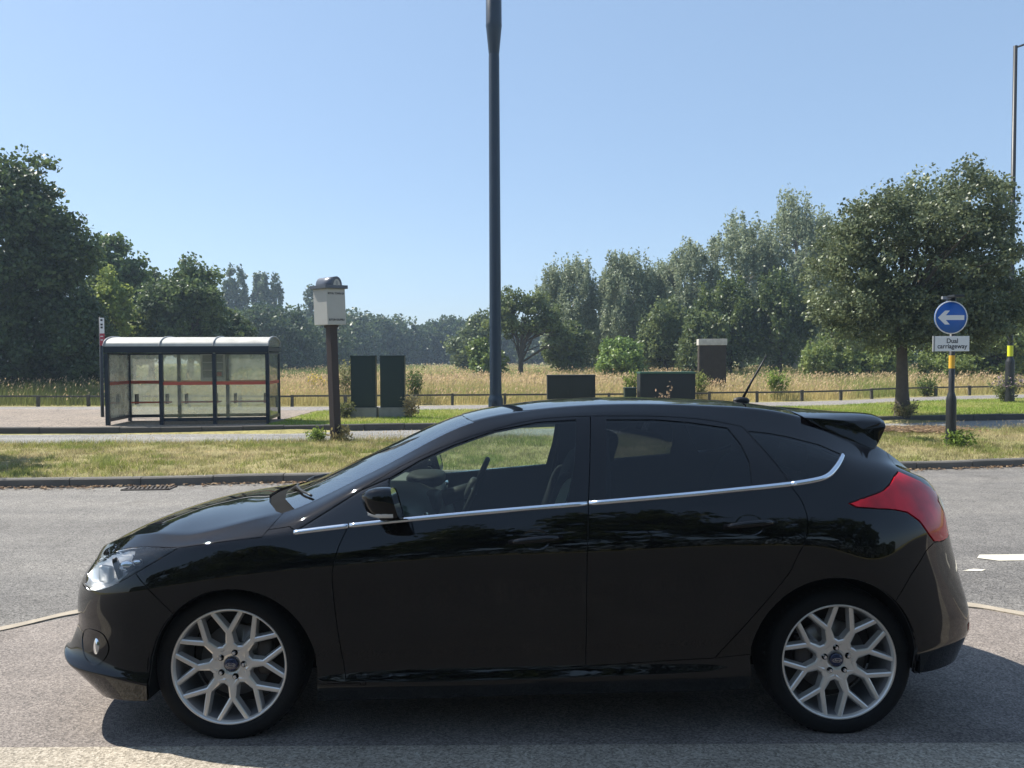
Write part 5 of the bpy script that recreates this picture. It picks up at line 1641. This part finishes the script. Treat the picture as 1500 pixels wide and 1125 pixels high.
# ------------------------------------------------------------------ street furniture
# tall lamp post on the median
lp = thing('lamp_post', 'tall dark blue lamp post rising behind the car from the far verge', 'lamp post', (X_at(726, 19.6), 19.6, .12), 0)
m = MB()
m.lathe([(.20, -.1), (.20, .02), (.19, .03), (.19, .50), (.185, .54), (.155, .62), (.152, .66), (.135, 9.12), (.13, 9.2)], 28, 'z')
m.build('column', M['post_blue'], lp)
m = MB()
m.lathe([(.118, 9.16), (.132, 9.2), (.196, 9.86), (.205, 9.90), (.200, 9.94), (.195, 11.4), (.12, 11.5), (.0001, 11.52)], 28, 'z')
m.build('sleeve', M['post_blue'], lp)
m = MB()
for sg in (-1, 1): m.tube([(0, 0, 11.3), (0, sg * .4, 11.6), (0, sg * 1.2, 11.7)], [.06, .05, .04], 10)
m.build('bracket', M['post_blue'], lp)
for sg in (-1, 1):
    m = MB(); m.super((0, sg * 1.5, 11.7), (.32, .8, .16), .6); m.mat(1).super((0, sg * 1.55, 11.62), (.22, .5, .09), .8)
    m.build('lantern', [M['post_blue'], M['lamp_glass']], lp)
m = MB(); m.box((-.02, -.19, .27), (.14, .012, .34), bevel=.004); m.build('door', M['post_blue'], lp)

# lamp post at the right edge
lr_ = thing('lamp_post', 'slim dark lamp post with a yellow band at the right edge of the view', 'lamp post', (16.83, 26.0, .12))
m = MB(); m.lathe([(.14, -.1), (.14, 1.35), (.13, 1.42), (.085, 1.5), (.083, 1.55), (.062, 11.9), (.0001, 11.92)], 20, 'z'); m.build('column', M['post_black'], lr_)
m = MB(); m.lathe([(.0875, 1.56), (.0875, 1.92)], 20, 'z'); m.build('band', M['yellow_green'], lr_)
m = MB(); m.tube([(0, 0, 11.6), (.05, 0, 11.86), (.4, 0, 11.98), (1.0, 0, 12.02)], .035, 8); m.build('bracket', M['post_black'], lr_)
m = MB(); m.super((1.35, 0, 12.02), (.75, .26, .14), .6); m.build('lantern', M['post_black'], lr_)

# blue arrow sign
bs_ = thing('arrow_sign', 'blue keep-left arrow sign over a white dual carriageway plate on a black post', 'road sign', (7.66, 13.4, .1))
m = MB(); m.lathe([(.0001, -.05), (.084, -.05), (.084, .02), (.082, .80), (.078, .86), (.060, .93), (.048, .97), (.047, 2.62), (.0001, 2.63)], 20, 'z'); m.build('post', M['post_black'], bs_)
m = MB(); m.lathe([(.0495, 1.375), (.0495, 1.60)], 20, 'z'); m.build('band', M['yellow'], bs_)
def py13(py): return Z_at(py, 13.4, 1388) - .1
cz = py13(465.5); cx_ = X_at(1388.5, 13.4) - 7.66
m = MB(); m.lathe([(.0001, .0), (.285, .0), (.287, .012), (.0001, .014)], 48, 'y', (cx_, -.075, cz)); m.mat(1).lathe([(.268, -.0015), (.287, -.0015), (.287, .0)], 48, 'y', (cx_, -.075, cz))
dsc = m.build('disc', [M['sign_blue'], M['sign_white']], bs_)
m = MB()
s_ = .285
ar = [(-.80, .0), (-.37, .42), (-.08, .42), (-.32, .14), (.80, .14), (.80, -.15), (-.32, -.15), (-.08, -.42), (-.37, -.42)]
m.prism([(cx_ + a * s_, cz + b_ * s_) for a, b_ in ar], -.0785, -.0755, 'y'); m.build('arrow', M['sign_white'], dsc)
pz = py13(503.5); px_ = X_at(1390, 13.4) - 7.66
m = MB(); m.box((px_ + .012, -.064, pz), (.595, .014, .262), bevel=.004); m.mat(1).box((px_ - .30, -.055, pz), (.03, .03, .27))
m.mat(0)
pl = m.build('plate', [M['sign_white'], M['sign_grey']], bs_)
text_obj('lettering', 'Dual\ncarriageway', .112, M['text'], pl, (px_ + .012, -.0725, pz), (pi / 2, 0, 0), 'CENTER', 0, .0016, .96)
m = MB(); m.box((cx_ - .04, .0, cz + .345), (.16, .05, .05), bevel=.008); m.tube([(cx_ - .03, .0, cz + .33), (cx_ - .03, .02, cz + .1)], .018, 8); m.mat(1).box((cx_ + .04, -.14, cz + .36), (.17, .22, .045), bevel=.012)
m.build('sign_light', [M['sign_grey'], M['post_black']], bs_)
m = MB()
for z in (cz + .1, cz - .14, pz): m.box((0.02, -.05, z), (.13, .03, .035))
m.build('clamp', M['sign_grey'], bs_)

# cream town sign on a brown post
ts = thing('town_sign', 'cream arched town sign board on a slim brown post', 'sign board', (X_at(491, 15.3), 15.3, .04), radians(50))
ts.rotation_euler = (0, radians(-2.0), radians(50))
m = MB(); m.box((0, 0, 1.20), (.16, .16, 2.60), bevel=.01); m.build('post', M['board_post'], ts)
zb, zt_ = 2.32, 3.02
m = MB(); m.box((-.02, 0, (zb + zt_) / 2), (.44, .43, zt_ - zb), bevel=.006); brd = m.build('board', M['board_white'], ts)
m = MB(); m.box((-.02, 0, zt_ + .035), (.53, .52, .07), bevel=.01); m.build('cornice', M['board_lead'], ts)
m = MB()
pts = [(-.02 + .125 * cos(a), zt_ + .072 + .165 * sin(a)) for a in np.linspace(0, pi, 17)]
m.prism(pts, -.255, .255, 'y', True); m.mat(1)
pts = [(-.02 + .088 * cos(a), zt_ + .02 + .165 * sin(a)) for a in np.linspace(0, pi, 15)]
m.prism(pts, -.259, -.25, 'y')
m.mat(2).prism([(-.045, zt_ + .06), (.005, zt_ + .06), (.005, zt_ + .13), (-.02, zt_ + .16), (-.045, zt_ + .13)], -.262, -.259, 'y')
m.build('arch', [M['board_lead'], M['board_white'], M['sign_grey']], ts)
text_obj('lettering', 'ROYAL TOWN OF', .052, M['text'], brd, (-.02, -.2165, zt_ - .095), (pi / 2, 0, 0), 'CENTER', 0, .002, .9)
text_obj('lettering', 'SUTTON COLDFIELD', .052, M['text'], brd, (-.02, -.2165, zb + .095), (pi / 2, 0, 0), 'CENTER', 0, .002, .76)
m = MB(); m.box((0, 0, zb - .03), (.20, .20, .05)); m.build('bracket', M['board_post'], ts)

# bus shelter
SH = thing('bus_shelter', 'dark blue bus shelter with pale barrel roof and red glazing band', 'bus shelter', (-9.60, 18.24, .132), radians(6.2))
wS, dS, hE = 3.70, 1.36, 1.80
xs3 = [0, 1.23, 2.46, wS]
for i, x in enumerate(xs3):
    m = MB(); m.box((x, 0, (hE - .1) / 2), (.085, .085, hE - .1)); m.box((x, 0, .02), (.05, .05, .10)); m.build('post', M['shelter'], SH)
for x in (0, 1.62 - .4, 2.83 - .41, wS):
    m = MB(); m.box((x, dS, (hE - .1) / 2), (.075, .075, hE - .1)); m.build('post', M['shelter'], SH)
m = MB()
m.box((wS / 2, -.02, hE), (wS + .08, .10, .145)); m.box((wS / 2, dS + .02, hE), (wS + .08, .10, .13))
for x in (0, wS): m.box((x, dS / 2, hE), (.08, dS, .10))
m.build('eaves_beam', M['shelter'], SH)
rf = MB(); nA = 18
vs = []
for x in (-.04, wS + .04):
    for k in range(nA + 1):
        a = pi * k / nA
        vs.append((x, dS / 2 - (dS / 2 + .07) * cos(a), hE + .075 + .235 * sin(a) ** .85))
rf.add(vs, [(k, k + 1, nA + 2 + k, nA + 1 + k) for k in range(nA)], True)
roof = rf.build('roof', M['roof_sheet'], SH)
for x in (-.04, 1.23, 2.46, wS + .04):
    m = MB(); P = []
    for k in range(nA + 1):
        a = pi * k / nA
        P.append((x, dS / 2 - (dS / 2 + .075) * cos(a), hE + .08 + .237 * sin(a) ** .85))
    m.tube(P, .022, 6, False); m.build('rib', M['sign_grey'], roof)
for x in (-.035, wS + .035):
    m = MB(); vs = [(x, dS / 2 - (dS / 2 + .06) * cos(pi * k / nA), hE + .07 + .23 * sin(pi * k / nA) ** .85) for k in range(nA + 1)]
    m.add(vs, [tuple(range(nA + 1))]); m.build('end_panel', M['shelter_glass'], roof)
M['shelter_glass_front'] = glass_mat('shelter_front_glazing', (.94, .96, .92), 1.0, .0, (.86, .88, .76), .12)
def glazing(p0, p1, zb_=.16, zt2=hE - .10, band=True, low=True):
    """a framed pane between two points (x, y)"""
    a, b_ = Vector((*p0, 0)), Vector((*p1, 0)); d = (b_ - a); L_ = d.length; d.normalize()
    ang = atan2(d.y, d.x); c = (a + b_) / 2
    m = MB(); m.box((c.x, c.y, (zb_ + zt2) / 2), (L_ - .06, .012, zt2 - zb_), rz=ang)
    pane = m.build('glass_panel', M['shelter_glass_front'] if p0[1] == p1[1] == 0 else M['shelter_glass'], SH)
    if band:
        m = MB(); m.box((c.x, c.y, .985), (L_ - .07, .03, .075), rz=ang); m.build('red_band', M['band_red'], pane)
    m = MB()
    if low: m.box((c.x, c.y, .12), (L_ - .06, .05, .075), rz=ang)
    m.box((c.x, c.y, hE - .10), (L_ - .06, .04, .04), rz=ang)
    m.build('rail', M['shelter'], pane)
for i in (1, 2): glazing((xs3[i], 0), (xs3[i + 1], 0))
for i in range(3): glazing(((0, 1.22, 2.42, wS)[i], dS), ((0, 1.22, 2.42, wS)[i + 1], dS))
for x in (0, wS): glazing((x, 0), (x, dS))
m = MB()
for i in range(3):
    x0 = .15 + i * 1.21
    m.box((x0 + .46, dS - .22, .48), (.94, .20, .035), bevel=.008)
    for q in (x0 + .08, x0 + .82):
        m.mat(1).box((q, dS - .16, .56), (.03, .20, .26)); m.mat(0)
m.build('perch_seat', [M['band_red'], M['post_black']], SH)
m = MB()
m.box((2.07, dS - .03, 1.36), (.60, .05, .72)); m.mat(1)
for r in range(3):
    for c in range(2): m.box((1.94 + c * .27, dS - .058, 1.58 - r * .20), (.235, .006, .175))
m.mat(2).box((2.21, dS - .063, 1.18), (.16, .006, .10))
m.build('timetable_case', [M['poster'], M['poster_grey'], M['stop_red']], SH)

# bus stop flag
bf = thing('bus_stop_flag', 'thin bus stop pole with white and red flag behind the shelter', 'bus stop', (-11.20, 21.0, .13))
m = MB(); m.lathe([(.045, 0), (.04, 2.72), (.0001, 2.73)], 12, 'z'); m.build('pole', M['post_black'], bf)
m = MB(); m.box((.07, -.06, 2.49), (.115, .02, .42)); m.mat(1).box((.07, -.06, 2.115), (.125, .02, .325))
m.mat(2)
for z in (2.64, 2.52, 2.44): m.box((.065, -.0715, z), (.06, .004, .05))
m.mat(0)
for z in (2.20, 2.10): m.box((.065, -.0715, z), (.07, .004, .025))
m.build('flag', [M['sign_white'], M['stop_red'], M['text']], bf)

# roadside cabinets
def cabinet(label, loc, w, d, h, plinth, mats, lid=.03, doors=1, rz=0., lidmat=None):
    r = thing('utility_cabinet', label, 'cabinet', loc, rz)
    if plinth:
        m = MB(); m.box((0, 0, plinth / 2 - .03), (w + .06, d + .14, plinth + .06), bevel=.01); m.build('plinth', M['concrete'], r)
    m = MB(); m.box((0, 0, plinth + (h - plinth) / 2), (w, d, h - plinth), bevel=.008); m.build('body', mats, r)
    m = MB(); m.box((0, 0, h + lid / 2 - .004), (w + .02, d + .05, lid), bevel=.008); m.build('lid', lidmat or mats, r)
    for k in range(doors):
        dw = (w - .06) / doors
        x = -w / 2 + .03 + dw * (k + .5)
        m = MB(); m.box((x, -d / 2 - .008, plinth + (h - plinth) / 2), (dw - .012, .014, h - plinth - .08), bevel=.004)
        m.mat(1).box((x + dw * .36, -d / 2 - .02, plinth + (h - plinth) * .52), (.025, .02, .10), bevel=.004)
        m.build('door', [mats, M['post_black']], r)
    m = MB()
    for k in range(4): m.box((-w / 2 - .004, 0, plinth + .12 + k * .05), (.008, d * .7, .02))
    m.build('vent', M['post_black'], r)
    return r
y0 = 20.6
cabinet('tall dark green cabinet, left one of the pair on a concrete plinth', (X_at(533, y0), y0, .12), .66, .24, 1.63, .27, M['cab_green'], doors=1)
cabinet('tall dark green cabinet, right one of the pair on a concrete plinth', (X_at(575.5, y0), y0, .12), .65, .24, 1.63, .27, M['cab_green'], doors=1)
cabinet('low dark cabinet seen over the middle of the car roof', (1.68, 22., .12), 1.36, .45, 1.06, .1, M['cab_dark'], doors=2)
cabinet('wide green cabinet with a pale green lid behind the car roof', (4.12, 20.6, .12), 1.46, .55, 1.14, .1, M['cab_dark'], lid=.05, doors=2, lidmat=M['cab_green_light'])
cabinet('small squat green box at the left end of the wide cabinet', (3.16, 20.62, .12), .30, .30, .74, .08, M['cab_green'], doors=1)
# old pillar beyond the fence
pr_ = thing('vent_pillar', 'dark weathered slab pillar with a pale capping standing in the meadow', 'pillar', (X_at(1042.5, 31), 31, .1), radians(-6))
m = MB(); m.box((0, 0, 1.03), (1.06, .55, 2.10), bevel=.02)
for k in range(5): m.box((0, -.278, .3 + k * .4), (1.05, .006, .012))
m.build('shaft', M['stone_dark'], pr_)
m = MB(); m.box((0, 0, 2.20), (1.12, .62, .25), bevel=.02); m.build('capping', M['stone_pale'], pr_)

# knee rail fence
fe = thing('knee_rail_fence', 'low timber knee rail fence between the footpath and the meadow', 'fence', (0, 26, .12))
fp = [p for p in FENCE]
cum = [0]
for a, b_ in zip(fp[:-1], fp[1:]): cum.append(cum[-1] + sqrt((b_[0] - a[0])**2 + (b_[1] - a[1])**2))
sx = lambda s_: (float(np.interp(s_, cum, [p[0] for p in fp])), float(np.interp(s_, cum, [p[1] for p in fp])) - 26)
m = MB(); spc = 1.78; nP = int(cum[-1] / spc)
for k in range(nP):
    a, b_ = sx(k * spc), sx((k + 1) * spc)
    dz = random.uniform(-.012, .012)
    m.box(((a[0] + b_[0]) / 2, (a[1] + b_[1]) / 2, .335 + dz), (spc + .02, .06, .058), rz=atan2(b_[1] - a[1], b_[0] - a[0]))
m.build('rail', M['timber'], fe)
pm = MB(); pm.box((0, 0, .18), (.095, .095, .40), bevel=.012); post0 = pm.build('post', M['timber'], fe)
for k in range(nP + 1):
    o = post0 if k == 0 else post0.copy()
    if k: COL.objects.link(o); o.parent = fe
    x, y = sx(k * spc); o.location = (x, y, random.uniform(-.02, .02)); o.rotation_euler = (random.uniform(-.03, .03), random.uniform(-.03, .03), random.uniform(-.1, .1))

# ------------------------------------------------------------------ light, sky, camera
S = Vector((-.70, .32, 1.0)).normalized()
el = math.asin(S.z); az = atan2(S.x, S.y)
w = bpy.data.worlds.new('World'); SC.world = w; w.use_nodes = True
nt = w.node_tree
for n_ in list(nt.nodes): nt.nodes.remove(n_)
wo = nt.nodes.new('ShaderNodeOutputWorld'); bg = nt.nodes.new('ShaderNodeBackground')
sky = nt.nodes.new('ShaderNodeTexSky'); sky.sky_type = 'NISHITA'; sky.sun_disc = False
sky.sun_elevation = el; sky.sun_rotation = az
sky.altitude = 100; sky.air_density = 1.0; sky.dust_density = .8; sky.ozone_density = 2.2
bg.inputs[1].default_value = .097
even = nt.nodes.new('ShaderNodeMix'); even.data_type = 'RGBA'; even.inputs[0].default_value = .50
even.inputs[7].default_value = (2.35, 3.45, 5.05, 1)
nt.links.new(sky.outputs[0], even.inputs[6]); nt.links.new(even.outputs[2], bg.inputs[0]); nt.links.new(bg.outputs[0], wo.inputs[0])
sun = bpy.data.lights.new('sun', 'SUN'); sun.energy = 5.0; sun.angle = radians(.5); sun.color = (1.0, .95, .86)
so = bpy.data.objects.new('sun', sun); COL.objects.link(so)
so.rotation_euler = (-S).to_track_quat('-Z', 'Y').to_euler()

hz = MB(); hz.box((0, 117, 19), (610, 380, 40.6))
ho = hz.build('haze', None)
ho.data.materials.clear()
hm = bpy.data.materials.new('haze'); hm.use_nodes = True
ht = hm.node_tree
for n_ in list(ht.nodes): ht.nodes.remove(n_)
hout = ht.nodes.new('ShaderNodeOutputMaterial'); hv = ht.nodes.new('ShaderNodeVolumePrincipled')
hv.inputs['Color'].default_value = (.62, .80, 1., 1); hv.inputs['Density'].default_value = .0009; hv.inputs['Anisotropy'].default_value = .2
ht.links.new(hv.outputs[0], hout.inputs['Volume'])
ho.data.materials.append(hm); tag(ho, kind='stuff')

cam = bpy.data.cameras.new('camera'); cam.sensor_width = 36; cam.lens = 36 * 1127 / 1500; cam.clip_end = 3000; cam.clip_start = .05
co = bpy.data.objects.new('camera', cam); COL.objects.link(co)
pitch, roll = radians(1.9), radians(.25)
fw = Vector((0, cos(pitch), -sin(pitch))); up0 = Vector((0, sin(pitch), cos(pitch))); r0 = Vector((1, 0, 0))
rgt = cos(roll) * r0 - sin(roll) * up0; up = sin(roll) * r0 + cos(roll) * up0
mw = Matrix((( rgt.x, up.x, -fw.x, 0), (rgt.y, up.y, -fw.y, 0), (rgt.z, up.z, -fw.z, 1.68), (0, 0, 0, 1)))
co.matrix_world = mw
SC.camera = co
SC.view_settings.view_transform = 'Standard'; SC.view_settings.look = 'None'
SC.view_settings.exposure = .82; SC.view_settings.gamma = 1.
SC.cycles.max_bounces = 10; SC.cycles.transparent_max_bounces = 24
SC.cycles.use_denoising = True
